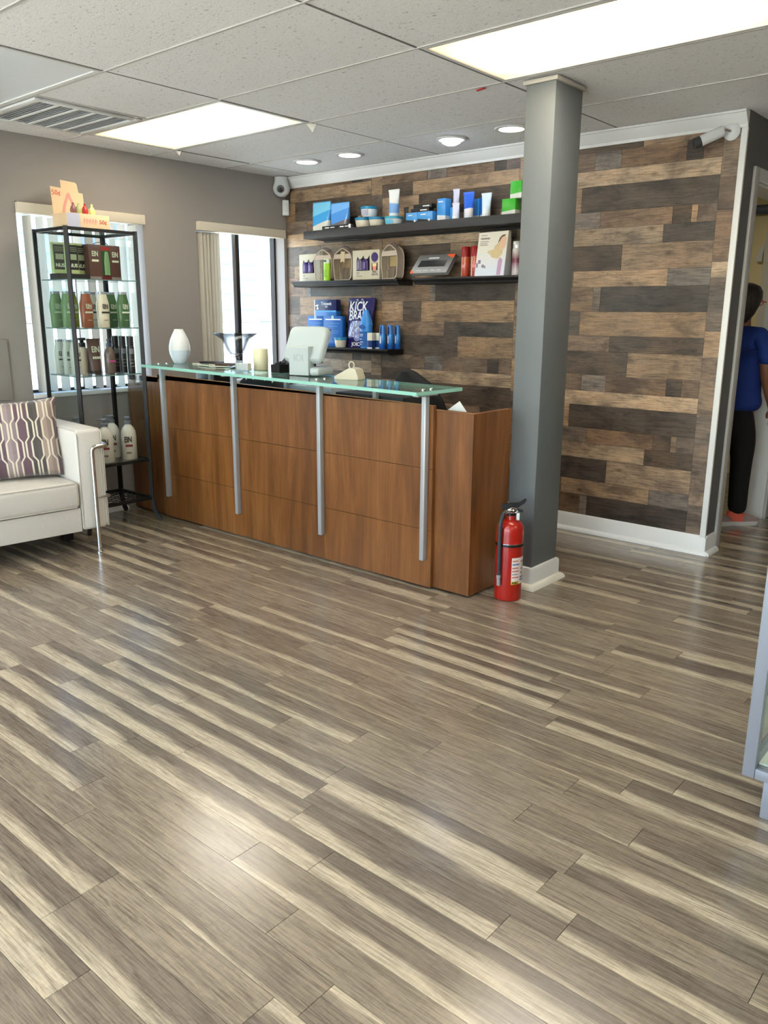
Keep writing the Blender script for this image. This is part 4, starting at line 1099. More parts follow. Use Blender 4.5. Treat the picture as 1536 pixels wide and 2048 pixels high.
t = squeeze('large royal-blue tube with white foot on the top shelf', 1.808, ya, S, .080, .160, print_mat('tube_print_b', (226, 220, 222), (36, 100, 214), .062, -.10, .003), P_W, cap_h=.02)
carton('narrow blue carton behind the royal-blue tube', 1.828, -.06, S, .045, .03, .125, print_mat('carton_print_c', (206, 206, 200), (48, 132, 206), .025, 0, .002), 0, 'small_carton', 'box', 'narrow blue cartons')
carton('narrow blue carton behind the slim white tube', 1.886, -.065, S, .05, .03, .13, print_mat('carton_print_d', (206, 206, 200), (30, 104, 206), .025, .1, .002), 0, 'small_carton', 'box', 'narrow blue cartons')
squeeze('slim white tube with a pale blue print near the column', 1.94, ya, S, .072, .143, print_mat('tube_print_c', (228, 232, 236), (206, 222, 238), .05, .6, .02), P_W, cap_h=.02)
P_GR = print_mat('carton_print_e', (214, 218, 208), (58, 172, 48), .026, -.10, .004)
carton('small tan carton behind the lower green box', 2.03, -.05, S, .05, .03, .036, mat('kraft', (176, 150, 116), .7, var=.06), 0, 'small_carton')
carton('bright green carton standing on the top shelf by the column', 2.118, ya, S, .094, .06, .094, P_GR, 0, 'green_carton', 'box', 'green cartons')
carton('bright green carton stacked on another green one by the column', 2.160, ya, S + .0945, .076, .05, .096, P_GR, .05, 'green_carton', 'box', 'green cartons')

# middle shelf
S = S2 + .0004; M_KRAFT = mat('printed_ivory_card', (196, 188, 168), .6, var=.08, vscale=30); P_PUR = mat('purple_bottle_plastic', (62, 40, 104), .3, var=.05)
def giftset(label, x, y, w=.252, h=.2, ghost=False):
    t = thing('gift_set', label, 'gift set', (x, y, S), 0, 'boxed purple gift sets')
    dp = .06
    bm = BM(); box(bm, -w/2, w/2, -dp/2, dp/2, 0, h, .0015); obj('carton', bm, M_KRAFT, t)
    win = [(-.088, .062), (.036, .062), (.036, .165), (.028, .155), (.016, .142), (-.002, .138), (-.016, .148), (-.022, .165), (-.034, .150), (-.050, .138), (-.066, .142), (-.078, .158), (-.088, .130)]
    bm = BM(); prism(bm, win, 'y', -dp/2 - .0012, -dp/2 - .0001); wn_ = obj('window', bm, mat('window_shadow', (24, 18, 34), .4), t)
    for bx, mt in ((-.053, mat('grey_purple_plastic', (98, 88, 116), .35) if ghost else P_PUR), (.004, P_PUR)):
        bm = BM(); lathe(bm, [(.0, .066), (.026, .066), (.027, .07), (.027, .120), (.018, .136), (.010, .140), (0, .140)], 20, (bx, 0, 0), sy=.30)
        b_ = obj('bottle', bm, mt, t, loc=(0, -dp/2 - .0095, 0))
        bm = BM(); box(bm, bx - .004, bx + .004, -.0096, -.0084, .078, .118); obj('vertical_print', bm, mat('lilac_ink', (150, 130, 180), .5), b_)
    bm = BM(); lathe(bm, [(0, 0), (.032, 0), (.032, .0008), (0, .0008)], 24); obj('round_sticker', bm, mat('purple_sticker', (60, 44, 100), .4, var=.05), t, loc=(.083, -dp/2 - .0001, .150), rot=(PI/2, 0, 0))
    bm = BM(); prism(bm, [(.056, .062), (.110, .062), (.110, .112), (.056, .112)], 'y', -dp/2 - .001, -dp/2 - .0001); q = obj('tube_window', bm, MATS['window_shadow'], t)
    bm = BM(); prism(bm, [(.070, .063), (.096, .063), (.103, .110), (.063, .110)], 'y', -dp/2 - .003, -dp/2 - .0011); obj('tube', bm, print_mat('peach_tube', (226, 140, 120), (236, 208, 160), .088, 0, .004), q)
    text('FREE /', .018, P_INKB, t, (.083, -dp/2 - .0006, .051), depth=.0004, bold=.0004); text('GRATIS', .018, P_INKB, t, (.083, -dp/2 - .0006, .034), depth=.0004, bold=.0004)
    for k, (a, c) in enumerate(((.050, .03), (.040, .026), (.026, .055))): panel(t, 'small_print', -.09, -.09 + c, a - .002, a + .002, -dp/2, mat('faint_ink', (120, 112, 104), .6), .0006)
    return t
giftset('boxed purple shampoo gift set at the left end of the middle shelf', .345, -.05)
giftset('boxed purple shampoo gift set between two zip bags', .945, -.10, ghost=True)
M_FAB = mat('beige_fabric_trim', (186, 170, 156), .75, bump=.2, bscale=200, var=.04); M_PVC = glass_mat('clear_vinyl', (232, 224, 206), 1.3, .05, .10)
def zipbag(label, x, y, w, h, rz, inner, tagged=True):
    t = thing('zip_bag', label, 'toiletry bag', (x, y, S), rz, 'clear zip bags with beige trim')
    dp = .06; r = .03
    out = bend([(-w/2 + .018, 0, .004), (w/2 - .012, 0, .004), (w/2, 0, h * .5), (w/2 - .008, 0, h * .80), (0, 0, h), (-w/2 + .008, 0, h * .78), (-w/2, 0, h * .5), (-w/2 + .018, 0, .004)], .032, 6)
    for yy in (-dp/2, dp/2):
        bm = BM(); tube(bm, [(p.x, yy, p.z) for p in out[:-1]], .0042, 7, closed=True); obj('piping', bm, M_FAB, t)
    # gusset between the two outlines
    bm = BM(); n = len(out) - 1
    lo = [[(p.x, yy, p.z) for p in out[:-1]] for yy in (-dp/2 + .002, dp/2 - .002)]
    A = [bm.verts.new(p) for p in lo[0]]; B = [bm.verts.new(p) for p in lo[1]]
    for i in range(n): bm.faces.new((A[i], A[(i+1) % n], B[(i+1) % n], B[i]))
    obj('gusset', bm, M_FAB, t)
    bm = BM(); bm.faces.new([bm.verts.new((p.x * .98, -dp/2, p.z)) for p in out[:-1]]); obj('clear_front', bm, M_PVC, t)
    bm = BM(); bm.faces.new([bm.verts.new((p.x * .98, dp/2, p.z)) for p in out[:-1]]); obj('back_panel', bm, mat('taupe_lining', (120, 104, 86), .8, var=.08), t)
    bm = BM(); box(bm, -w/2 + .008, w/2 - .010, -dp/2 - .002, -dp/2 - .0006, h * .66, h * .80); obj('header_band', bm, M_FAB, t)
    bm = BM(); tube(bm, bend([(-w * .3, 0, h * .93), (0, 0, h * 1.06), (w * .3, 0, h * .93)], .04), .005, 6); obj('handle', bm, mat('grey_webbing', (98, 90, 92), .8), t)
    # the tube and brush packed inside
    bm = BM(); lo = [ell(.008, 0, z, a, c, 18) for z, a, c in ((.010, .027, .024), (.052, .028, .024), (.055, .030, .022), (.125, .036, .006), (.150, .036, .002))]
    loft(bm, lo); obj('packed_tube', bm, inner, t)
    bm = BM(); tube(bm, [(.045, .0, .02), (.050, .0, h * .62)], .006, 7); obj('packed_comb', bm, mat('tan_comb', (150, 128, 84), .5), t)
    bm = BM(); lathe(bm, [(0, .010), (.018, .010), (.018, .05), (.012, .06), (0, .062)], 16, (-.042, 0, 0)); obj('packed_bottle', bm, mat('grey_clear_plastic', (126, 122, 116), .2), t)
    if tagged:
        bm = BM(); prism(bm, [(-.016, h * .54), (.010, h * .58), (.018, h * .52), (.026, h * .58), (.028, h * .86), (-.012, h * .88)], 'y', -dp/2 - .0048, -dp/2 - .004); obj('swing_tag', bm, mat('kraft_tag', (190, 174, 140), .7, var=.08, vscale=40), t)
    return t
zipbag('clear zip bag with beige trim behind the lime green bottle', .535, -.115, .180, .225, 0, print_mat('bag_tube_a', (70, 44, 40), (196, 176, 110), .075), False)
zipbag('clear zip bag with a kraft swing tag, second from the left', .715, -.095, .184, .228, 0, print_mat('bag_tube_b', (66, 38, 36), (150, 120, 70), .09))
zipbag('clear zip bag with grey side gusset at the right end of the shelf', 1.165, -.10, .172, .232, -.16, print_mat('bag_tube_c', (84, 52, 50), (196, 180, 118), .085), False)
t = thing('lime_bottle', 'lime green slim bottle with white cap in front of the zip bag', 'bottle', (.600, -.166, S), 0)
bm = BM(); lathe(bm, [(0, 0), (.026, 0), (.028, .003), (.0285, .10), (.0275, .120), (0, .120)], 24, sy=.75); obj('body', bm, mat('lime_plastic', (150, 200, 44), .3, var=.04), t)
bm = BM(); lathe(bm, [(.0265, .1203), (.0265, .145), (.024, .150), (0, .150)], 24, sy=.75); obj('cap', bm, mat('pale_cap', (206, 222, 196), .35), t)
panel(t, 'label_mark', -.013, .013, .128, .144, -.0200, mat('teal_grey', (70, 96, 90), .5), .0012)
for k in range(5): panel(t, 'small_print', -.018, .018, .025 + .011 * k, .029 + .011 * k, -.0212, mat('lime_dark', (110, 156, 30), .5), .0006)

# shelf by the column
t = thing('flat_iron_box', 'grey boxed hair tool with orange corners leaning on the shelf', 'box', (1.535, -.125, S), 0)
lean = math.radians(-28)
bm = BM(); prism(bm, [(-.165, 0), (.135, 0), (.165, .132), (-.128, .132)], 'y', -.03, .0); b0 = obj('carton', bm, print_mat('silver_card', (150, 152, 154), (96, 96, 98), .07, .1, .12, .3), t, rot=(lean, 0, 0), loc=(0, -.015, .016))
def on_iron(name, poly, mt, dd=.0009): 
    bm = BM(); prism(bm, poly, 'y', -.03 - dd, -.0301); return obj(name, bm, mt, b0)
on_iron('product_window', [(-.115, .045), (.105, .045), (.112, .092), (-.100, .092)], mat('smoky_window', (40, 42, 46), .12))
on_iron('orange_corner', [(-.164, .001), (-.130, .001), (-.158, .028)], mat('orange_print', (232, 96, 50), .4))
on_iron('orange_corner', [(.095, .131), (.164, .131), (.158, .106), (.130, .110)], MATS['orange_print'])
on_iron('title_print', [(-.045, .103), (.040, .103), (.044, .112), (-.040, .112)], P_INK)
for a, c in ((-.115, -.075), (-.06, -.02), (0, .035), (.05, .085)): on_iron('small_print', [(a, .016), (c, .016), (c + .002, .022), (a + .002, .022)], mat('pale_ink', (186, 188, 190), .5))
def redcan(label, x, y, rz):
    t = thing('red_spray_bottle', label, 'spray bottle', (x, y, S), rz, 'red capped spray bottles')
    bm = BM(); lathe(bm, [(0, 0), (.026, 0), (.0275, .003), (.0275, .122), (0, .122)], 24); obj('body', bm, print_mat('red_amber_print', (178, 70, 46), (196, 88, 56), .06, .5, .05, .15), t)
    bm = BM(); lathe(bm, [(.029, .1223), (.029, .180), (.0265, .184), (0, .184)], 24); obj('cap', bm, mat('dark_red_cap', (150, 24, 28), .3, var=.04), t)
    bm = BM(); wrap(bm, .0277, math.radians(-130), math.radians(-60), .055, .075, 8); obj('pink_band', bm, mat('pink_print', (222, 130, 130), .4), t)
    bm = BM(); wrap(bm, .0277, math.radians(-128), math.radians(-112), .004, .120, 3); obj('silver_stripe', bm, mat('silver_ink', (214, 190, 186), .3, .4), t)
redcan('amber spray bottle with dark red cap, left one of two', 1.783, -.11, 0)
redcan('amber spray bottle with dark red cap beside the tall white box', 1.862, -.12, .3)
t = thing('perm_kit_box', 'tall white kit box picturing a blond woman on the shelf by the column', 'box', (2.003, -.12, S), math.radians(2))
bm = BM(); loft(bm, [[(-.112, -.045, 0), (.098, -.045, 0), (.098, .045, 0), (-.112, .045, 0)], [(-.100, -.020, .258), (.108, -.020, .262), (.108, .010, .262), (-.100, .010, .258)]]); obj('carton', bm, print_mat('ivory_to_blue', (208, 214, 226), (222, 218, 206), .10, 0, .12), t)
tl = math.atan2(.025, .258)
def on_kit(name, poly, mt, dd=.001):
    bm = BM(); prism(bm, poly, 'y', -dd, -.0002); return obj(name, bm, mt, t, loc=(0, -.045, 0), rot=(-tl, 0, 0))
on_kit('hair_shape', [(.0, .11), (.045, .10), (.075, .13), (.082, .20), (.088, .235), (.066, .242), (.050, .225), (.044, .195), (.018, .175), (.012, .155), (-.022, .150), (-.032, .140), (-.008, .126)], mat('blond_print', (206, 184, 140), .5, var=.12, vscale=40))
on_kit('face_shape', [(.052, .155), (.070, .150), (.088, .165), (.096, .195), (.096, .225), (.080, .232), (.060, .215), (.052, .185)], mat('skin_print', (224, 184, 156), .5), .0016)
on_kit('brow_hair', [(.040, .195), (.052, .225), (.070, .240), (.090, .243), (.086, .234), (.066, .226), (.052, .205)], mat('brown_print', (110, 84, 70), .5), .002)
on_kit('lilac_ribbon', [(.045, .004), (.072, .004), (.080, .095), (.060, .11), (.050, .085)], mat('lilac_print', (186, 150, 182), .5))
for a, c, z in ((-.082, -.04, .240), (-.084, -.02, .218), (-.086, -.025, .203), (-.088, -.035, .192), (-.088, -.030, .182)): on_kit('small_print', [(a, z), (c, z), (c, z + (.010 if z == .218 else .004)), (a, z + (.010 if z == .218 else .004))], mat('taupe_ink', (150, 138, 130), .6))
for a, z, w_, h_ in ((-.092, .075, .018, .022), (-.105, .052, .012, .026), (-.064, .050, .016, .018), (-.045, .046, .008, .016)): on_kit('product_print', [(a, z), (a + w_, z), (a + w_, z + h_), (a, z + h_)], mat('mauve_print', (136, 116, 140), .5))
t = thing('hair_spray', 'silver and burgundy aerosol can beside the column', 'spray can', (2.160, -.11, S), 0)
bm = BM(); lathe(bm, [(0, 0), (.027, 0), (.029, .004), (.029, .150), (.026, .158), (0, .158)], 24); obj('can', bm, print_mat('burgundy_fade', (206, 196, 200), (112, 44, 66), .05, 0, .06, .25, (214, 212, 212), .125), t)
bm = BM(); lathe(bm, [(.0255, .1583), (.0265, .162), (.0265, .196), (.024, .200), (0, .200)], 24); obj('cap', bm, mat('silver_cap', (206, 206, 206), .25, .5), t)

# lowest shelf
S = S4 + .0004
def bluebox(label, x, y, w, dp=.04, h=.222):
    t = carton(label, x, y, S, w, dp, h, P_COBALT, 0, 'treatment_box', 'box', 'tall cobalt treatment boxes')
    panel(t, 'title_print', -w * .40, w * .42, h - .028, h - .020, -dp/2, P_INK)
    bm = BM(); prism(bm, [(-.014, h - .022), (.014, h - .022), (.010, h + .004), (-.010, h + .004)], 'y', -dp/2 - .0016, -dp/2 - .0009); obj('hang_tab', bm, mat('pale_tab', (170, 190, 190), .4), t)
    for k, (a, c) in enumerate(((.17, .7), (.15, .5), (.115, .72), (.10, .55), (.04, .6), (.028, .5))): panel(t, 'small_print', -w * c / 2, w * c / 2, a * h / .222 - .002, a * h / .222 + .001, -dp/2, mat('sky_ink', (96, 150, 206), .5), .0006)
    return t
bluebox('tall cobalt treatment box, left one behind the white terminal', .405, -.08, .172)
bluebox('tall cobalt treatment box behind the small jar', .592, -.085, .192)
t = carton('navy Tricovit carton stacked on the cobalt boxes', .515, -.08, S + .227, .226, .05, .118, print_mat('navy_blue_print', (48, 118, 196), (24, 34, 84), .036, 0, .002), 0, 'tricovit_carton')
t.name = 'navy_carton'; t['label'] = 'navy and blue carton stacked on the two cobalt boxes'
text('Tricovit', .034, P_INK, t, (.012, -.0258, .088), depth=.0004, bold=.0004); panel(t, 'small_print', .0, .024, .063, .069, -.0252, P_INK, .0006)
panel(t, 'white_edge', -.113, -.106, .0, .117, -.0251, P_W)
bm = BM(); prism(bm, [(-.100, .078), (-.070, .084), (-.068, .078), (-.078, .072), (-.070, .055), (-.072, .046), (-.088, .046), (-.088, .056), (-.080, .068), (-.100, .070)], 'y', -.0262, -.0252); obj('bottle_mark', bm, P_INK, t)
panel(t, 'sky_band', -.113, .113, .030, .040, -.0252, P_SKY, .0005)
bm = BM(); box(bm, -.105, .105, -.02, .02, -.0045, -.0006); 
t.location.z = S + .2224 + .0006; bm.free()
t = thing('lightener_bag', 'large navy foil bag of hair lightener with white lettering', 'bag', (.822, -.062, S), 0)
bm = BM(); lo = []
for k in range(11):
    v = k / 10; th = .034 * (1 - v ** 1.6) + .002; wv = .127 * (.80 + .20 * min(1, v * 1.25))
    lo.append(ell(0, .0 + .03 * v, .350 * v, wv, th, 24, 5))
loft(bm, lo); obj('film', bm, mat('navy_foil', (36, 30, 92), .22, bump=.3, bscale=18, var=.12, vscale=8), t, sharp=60)
def bag_y(z): v = z / .35; return .03 * v - (.034 * (1 - v ** 1.6) + .002) - .0012
text('KICK', .098, P_INK, t, (-.022, bag_y(.285), .288), (PI/2 - .12, 0, 0), .0006, bold=.0016, sx=.80, shear=.1)
text('BRASS', .098, P_INK, t, (-.008, bag_y(.225), .224), (PI/2 - .12, 0, 0), .0006, bold=.0016, sx=.70, shear=.1)
text('JOICO', .036, P_INK, t, (.010, bag_y(.026) - .0006, .024), (PI/2, 0, 0), .0006, bold=.0008, sx=1.1)
bm = BM(); prism(bm, [(-.088, .085), (-.080, .16), (-.060, .190), (-.01, .195), (.03, .19), (.045, .15), (.05, .10), (.02, .085), (-.04, .075)], 'y', -.001, 0); obj('silver_panel', bm, mat('silver_foil', (170, 166, 186), .2, .6, bump=.5, bscale=30), t, loc=(0, -.0415, 0), rot=(-.168, 0, 0))
bm = BM(); lathe(bm, [(0, 0), (.034, 0), (.034, .0014), (0, .0014)], 24); q = obj('round_seal', bm, mat('lilac_seal', (126, 130, 176), .4), t, loc=(.004, bag_y(.075) - .002, .078), rot=(PI/2 - .1, 0, 0))
text('41', .04, P_INK, q, (0, 0, .0018), (0, 0, 0), .0004)
bm = BM(); tube(bm, bend([(-.05, -.002, .336), (-.03, -.002, .345), (-.035, -.002, .325)], .01), .002, 6); obj('script_mark', bm, P_INK, t, loc=(0, .022, 0))
bm = BM(); tube(bm, bend([(0, -.002, .336), (.015, -.002, .347), (.02, -.002, .322)], .01), .002, 6); obj('script_mark', bm, P_INK, t, loc=(0, .022, 0))
bm = BM(); box(bm, -.127, .127, .026, .034, .340, .352); obj('top_seal', bm, MATS['navy_foil'], t)
jar('small clear jar of cream with blue lid in front of the cobalt box', .702, -.136, S, .047, .072, P_CR, P_TEAL)
t = thing('applicator_bottle', 'tall blue cone-necked bottle in front of the navy bag', 'bottle', (.955, -.135, S), 0)
bm = BM(); loft(bm, [ell(0, 0, z, a, c, 24, 2.6) for z, a, c in ((0, .040, .026), (.004, .044, .030), (.10, .046, .032), (.15, .047, .032), (.16, .050, .034), (.172, .049, .033), (.20, .040, .028), (.262, .018, .016), (.268, .012, .012))]); obj('body', bm, mat('azure_plastic', (58, 136, 214), .3, var=.05), t)
panel(t, 'label_band', -.036, .036, .012, .118, -.0312, mat('azure_dark', (30, 88, 160), .4), .0015)
for z, c in ((.098, .03), (.088, .026), (.065, .018), (.045, .03), (.03, .02)): panel(t, 'small_print', -.032, -.032 + c, z - .002, z + .002, -.0328, P_INK, .0006)
bm = BM(); lathe(bm, [(0, 0), (.016, 0), (.016, .004), (0, .004)], 18, sx=1.6); obj('thumb_grip', bm, MATS['azure_dark'], t, loc=(-.01, -.0312, .150), rot=(PI/2, 0, 0))
for x, w, y, nm in ((1.022, .046, -.158, 'white-topped navy vial box right of the cone bottle'), (1.052, .046, -.115, 'white-topped navy vial box behind the slim blue tubes')):
    t = carton(nm, x, y, S, w, .035, .110, print_mat('vial_print', (30, 60, 120), (216, 212, 196), .058, 0, .002), 0, 'vial_box', 'box', 'white-topped vial boxes')
    panel(t, 'foot_label', -w/2, w/2, 0, .010, -.0175, P_W)
def slim(label, x, y):
    t = thing('slim_bottle', label, 'bottle', (x, y, S), 0, 'slim blue bottles')
    bm = BM(); loft(bm, [ell(0, 0, z, a, c, 20, 2.6) for z, a, c in ((0, .021, .016), (.003, .023, .018), (.09, .0235, .018), (.10, .0225, .017))]); obj('body', bm, print_mat('slim_print', (34, 96, 186), (60, 142, 222), .05, 0, .05, .2), t)
    bm = BM(); loft(bm, [ell(0, 0, z, a, c, 20, 2.6) for z, a, c in ((.1005, .0225, .017), (.15, .019, .014), (.163, .016, .012), (.165, .012, .008))]); obj('cap', bm, mat('azure_cap', (50, 124, 206), .2, var=.04), t)
    bm = BM(); prism(bm, [(-.006, .104), (.006, .104), (.004, .148), (0, .156), (-.004, .148)], 'y', -.0185, -.0165); obj('clip_mark', bm, P_NAVY, t)
    panel(t, 'vertical_print', -.006, .004, .04, .09, -.0180, P_INK, .0008)
slim('slim blue bottle, left one of three at the shelf end', 1.118, -.15); slim('slim blue bottle, middle one of three at the shelf end', 1.150, -.105); slim('slim blue bottle, rightmost of three at the shelf end', 1.176, -.055)
# outlet
t = thing('wall_outlet', 'grey wall outlet on the wood wall behind the scanner', 'outlet', (.742, -.0048, .875))
bm = BM(); box(bm, -.038, .038, -.006, 0, -.055, .055, .002); obj('plate', bm, mat('grey_plate', (190, 190, 186), .4, var=.03), t)
for z in (-.022, .022):
    bm = BM(); box(bm, -.014, .014, -.0085, -.0061, z - .013, z + .013, .002); obj('socket', bm, mat('dark_socket', (90, 90, 90), .5), t)

# ------------------------------------------------------------------ black display rack by the window
RX0, RX1, RY0, RY1 = .06, .425, -2.07, -1.628
M_IRON = mat('black_iron', (13, 12, 12), .5, 0., bump=.1, bscale=150, var=.1)
rk = thing('display_rack', 'black iron display rack with glass shelves in front of the window', 'display rack', (RX0, RY0, 0))
dx, dy, RT = RX1 - RX0, RY1 - RY0, 1.79
for (x, y, sx, sy) in ((0, 0, -.3, -1), (0, dy, -.2, 1), (dx, 0, 1, -1), (dx, dy, 1, 1)):
    bm = BM(); tube(bm, [(x + sx * .040, y + sy * .036, .004), (x + sx * .034, y + sy * .030, .012), (x + sx * .018, y + sy * .016, .05), (x + sx * .004, y + sy * .004, .11), (x, y, .17), (x, y, RT)], .0155, 4, sq=True); obj('leg', bm, M_IRON, rk, sharp=20)
for z in (RT - .012, .402, .150):
    for a, c in (((0, 0), (dx, 0)), ((dx, 0), (dx, dy)), ((dx, dy), (0, dy)), ((0, dy), (0, 0))):
        bm = BM(); tube(bm, [(a[0], a[1], z), (c[0], c[1], z)], .0125, 4, sq=True); obj('rail', bm, M_IRON, rk, sharp=20)
M_RGLASS = glass_mat('rack_glass', (244, 250, 250), 1.0); M_RGEDGE = mat('dark_glass_edge', (96, 126, 122), .2)
SHZ = (1.505, 1.228, .950, .408)
for z in SHZ + (RT - .006,):
    bm = BM(); box(bm, .014, dx - .006 + .012, .012, dy - .012, z - .006, z); me = finish(bm, 'glass_shelf'); me.materials.append(M_RGLASS); me.materials.append(M_RGEDGE)
    for f in me.polygons:
        if abs(f.normal.z) < .5: f.material_index = 1
    obj('glass_shelf', me, None, rk)
for y in (.0, dy):
    bm = BM(); box(bm, .016, dx - .016, y - .002, y + .002, .42, RT - .03); obj('side_glass', bm, M_RGLASS, rk)
# scrolled bottom grille
bm = BM()
for i in range(7):
    for j in range(6):
        cx, cy, r = .035 + i * .05, .035 + j * .074, .032
        tube(bm, [(cx + r * .7 * math.cos(a), cy + r * math.sin(a), .150) for a in [k * PI / 6 for k in range(12)]], .0028, 5, closed=True)
o = obj('scroll_grille', bm, M_IRON, rk); o['kind'] = 'stuff'

# ---- products on the rack
P_SILCAP = mat('clear_silver_cap', (170, 176, 184), .2, .3, var=.05)
def shampoo(label, x, y, z, m, ink, h=.210, w=.080, group='tapered shampoo bottles on the rack', title=True, rz=PI/2):
    t = thing('shampoo_bottle', label, 'bottle', (x, y, z), rz, group)
    bm = BM(); W = w / 2
    loft(bm, [ell(0, 0, q * h, a * W, c * W, 20, 2.4) for q, a, c in ((0, .84, .62), (.012, .90, .66), (.30, .93, .68), (.55, 1.0, .74), (.66, .98, .72), (.80, .80, .60), (.93, .66, .54))]); obj('body', bm, m, t)
    bm = BM(); loft(bm, [ell(0, 0, q * h, a * W, c * W, 20, 2.4) for q, a, c in ((.932, .68, .56), (.995, .68, .56), (1.0, .64, .52))]); obj('cap', bm, P_SILCAP, t)
    if title:
        yf = -.71 * W
        panel(t, 'brand_block', -.30 * W, .45 * W, h * .52, h * .535, yf - .0005, ink, .001)
        text('EIN', .034, ink, t, (.0, yf - .0022, h * .59), depth=.0004, bold=.0008, sx=.72)
        panel(t, 'range_block', -.62 * W, .62 * W, h * .40, h * .445, yf - .0005, ink, .001)
        panel(t, 'small_print', -.25 * W, .40 * W, h * .20, h * .212, yf + .0005, ink, .001)
    return t
G_GREEN = mat('green_shampoo', (112, 144, 100), .25, var=.04); G_DGREEN = mat('deep_green_shampoo', (76, 108, 72), .25, var=.05); G_OLIVE = mat('olive_shampoo', (140, 154, 50), .25, var=.04); G_BROWN = mat('copper_shampoo', (142, 84, 60), .25, var=.04)
G_WHITE = mat('white_shampoo', (206, 206, 196), .3, var=.02); G_CREAM = mat('cream_shampoo', (216, 208, 186), .3, var=.02); INK_D = mat('ink_dark', (52, 48, 48), .5); INK_P = mat('ink_pale', (206, 214, 190), .5)
z = SHZ[1] + .0005
for x, y, m, ink, lab in ((.13, -2.012, G_GREEN, INK_P, 'pale green shampoo bottle, leftmost on the middle rack shelf'),
                          (.22, -1.985, G_GREEN, INK_P, 'pale green shampoo bottle beside the leftmost one, middle rack shelf'),
                          (.14, -1.915, G_OLIVE, INK_P, 'olive green shampoo bottle behind the front rack post'),
                          (.27, -1.895, G_BROWN, INK_P, 'copper brown shampoo bottle on the middle rack shelf'),
                          (.15, -1.79, G_WHITE, INK_D, 'greyish white shampoo bottle behind the copper one'),
                          (.28, -1.792, G_CREAM, INK_D, 'cream white shampoo bottle with dark print, middle rack shelf'),
                          (.14, -1.675, G_OLIVE, INK_P, 'yellow-green shampoo bottle behind the deep green pair'),
                          (.22, -1.70, G_DGREEN, INK_P, 'deep green shampoo bottle, left one of the deep green pair'),
                          (.335, -1.688, G_DGREEN, INK_P, 'deep green shampoo bottle nearest the right rack post')):
    shampoo(lab, x, y, z, m, ink)
z = SHZ[2] + .0005
for x, y, lab in ((.11, -2.005, 'white conditioner bottle, leftmost on the third rack shelf'), (.185, -1.992, 'white conditioner bottle, second on the third rack shelf'), (.26, -1.985, 'white conditioner bottle, third on the third rack shelf')):
    shampoo(lab, x, y, z, G_WHITE, INK_D, .206, .066, 'white conditioner bottles on the third rack shelf')
t = thing('pump_jar', 'cream bottle with black cap behind the front rack post', 'bottle', (.20, -1.905, z), PI/2)
bm = BM(); lathe(bm, [(0, 0), (.026, 0), (.027, .003), (.027, .150), (.020, .160), (0, .160)], 20); obj('body', bm, G_CREAM, t)
bm = BM(); lathe(bm, [(.021, .1603), (.021, .185), (.012, .188), (.012, .200), (.024, .201), (.024, .215), (0, .216)], 20); obj('cap', bm, P_BK, t)
t = squeeze('dark brown tube pack with pale lettering on the third rack shelf', .25, -1.858, z, .086, .210, mat('cocoa_print', (84, 64, 56), .35, var=.08), mat('cocoa_cap', (60, 46, 42), .4), PI/2, None, .02, None, .44)
text('EIN', .05, INK_P, t, (0, -.0225, .145), (PI/2 - .12, 0, 0), .0004, bold=.001, sx=.7)
for a in (-.026, -.012, .002, .016): panel(t, 'print_block', a, a + .010, .090, .104, -.0315, INK_P, .0012)
t = squeeze('slim lilac tube beside the dark brown tube pack', .17, -1.862, z, .030, .150, mat('lilac_tube', (150, 128, 196), .3, var=.04), P_W, PI/2, None, .015)
t = thing('spray_bottle', 'smoky brown spray bottle with grey pump on the third rack shelf', 'spray bottle', (.27, -1.765, z), PI/2)
bm = BM(); lathe(bm, [(0, 0), (.033, 0), (.035, .004), (.035, .115), (.030, .138), (.017, .155), (.016, .160), (0, .160)], 24); obj('body', bm, mat('smoky_brown', (106, 92, 84), .2, var=.06), t)
bm = BM(); lathe(bm, [(.017, .1603), (.017, .178), (.010, .182), (.010, .196), (.013, .198), (.013, .206), (0, .207)], 16); obj('pump', bm, mat('slate_pump', (60, 70, 86), .4), t)
panel(t, 'pink_print', -.02, .02, .068, .078, -.034, mat('magenta_print', (196, 70, 140), .5), .0016)
for x, y, lab in ((.24, -1.703, 'tall black hair can, left one of three on the third rack shelf'), (.305, -1.692, 'tall black hair can, middle one of three on the third rack shelf'), (.372, -1.678, 'tall black hair can nearest the right rack post')):
    t = thing('hair_can', lab, 'spray can', (x, y, z), PI/2, 'tall black hair cans')
    bm = BM(); lathe(bm, [(0, 0), (.0215, 0), (.0225, .003), (.0225, .160), (.019, .168), (0, .168)], 20); obj('can', bm, mat('black_print_can', (38, 40, 42), .3, var=.1, vscale=50), t)
    bm = BM(); lathe(bm, [(.0205, .1683), (.0205, .222), (.018, .225), (0, .225)], 20); obj('cap', bm, P_BK, t)
    bm = BM(); wrap(bm, .0227, math.radians(-140), math.radians(-40), .118, .150, 8); obj('grey_label', bm, mat('slate_label', (112, 116, 116), .5, var=.1, vscale=80), t)
    for q in (.04, .06, .08): bm = BM(); wrap(bm, .0227, math.radians(-130), math.radians(-50), q, q + .004, 6); obj('small_print', bm, mat('dim_ink', (130, 124, 110), .5), t)
z = SHZ[0] + .0005
t = thing('counter_tray', 'flat black tray under the lime sachets on the upper rack shelf', 'tray', (.22, -1.945, z), PI/2)
bm = BM(); box(bm, -.108, .108, -.05, .05, 0, .004); box(bm, -.108, .108, -.05, -.046, .004, .032); box(bm, -.108, .108, .046, .05, .004, .032); box(bm, -.108, -.104, -.046, .046, .004, .032); box(bm, .104, .108, -.046, .046, .004, .032); obj('shell', bm, P_BK, t)
M_LIME = mat('lime_foil', (184, 198, 140), .25, var=.06)
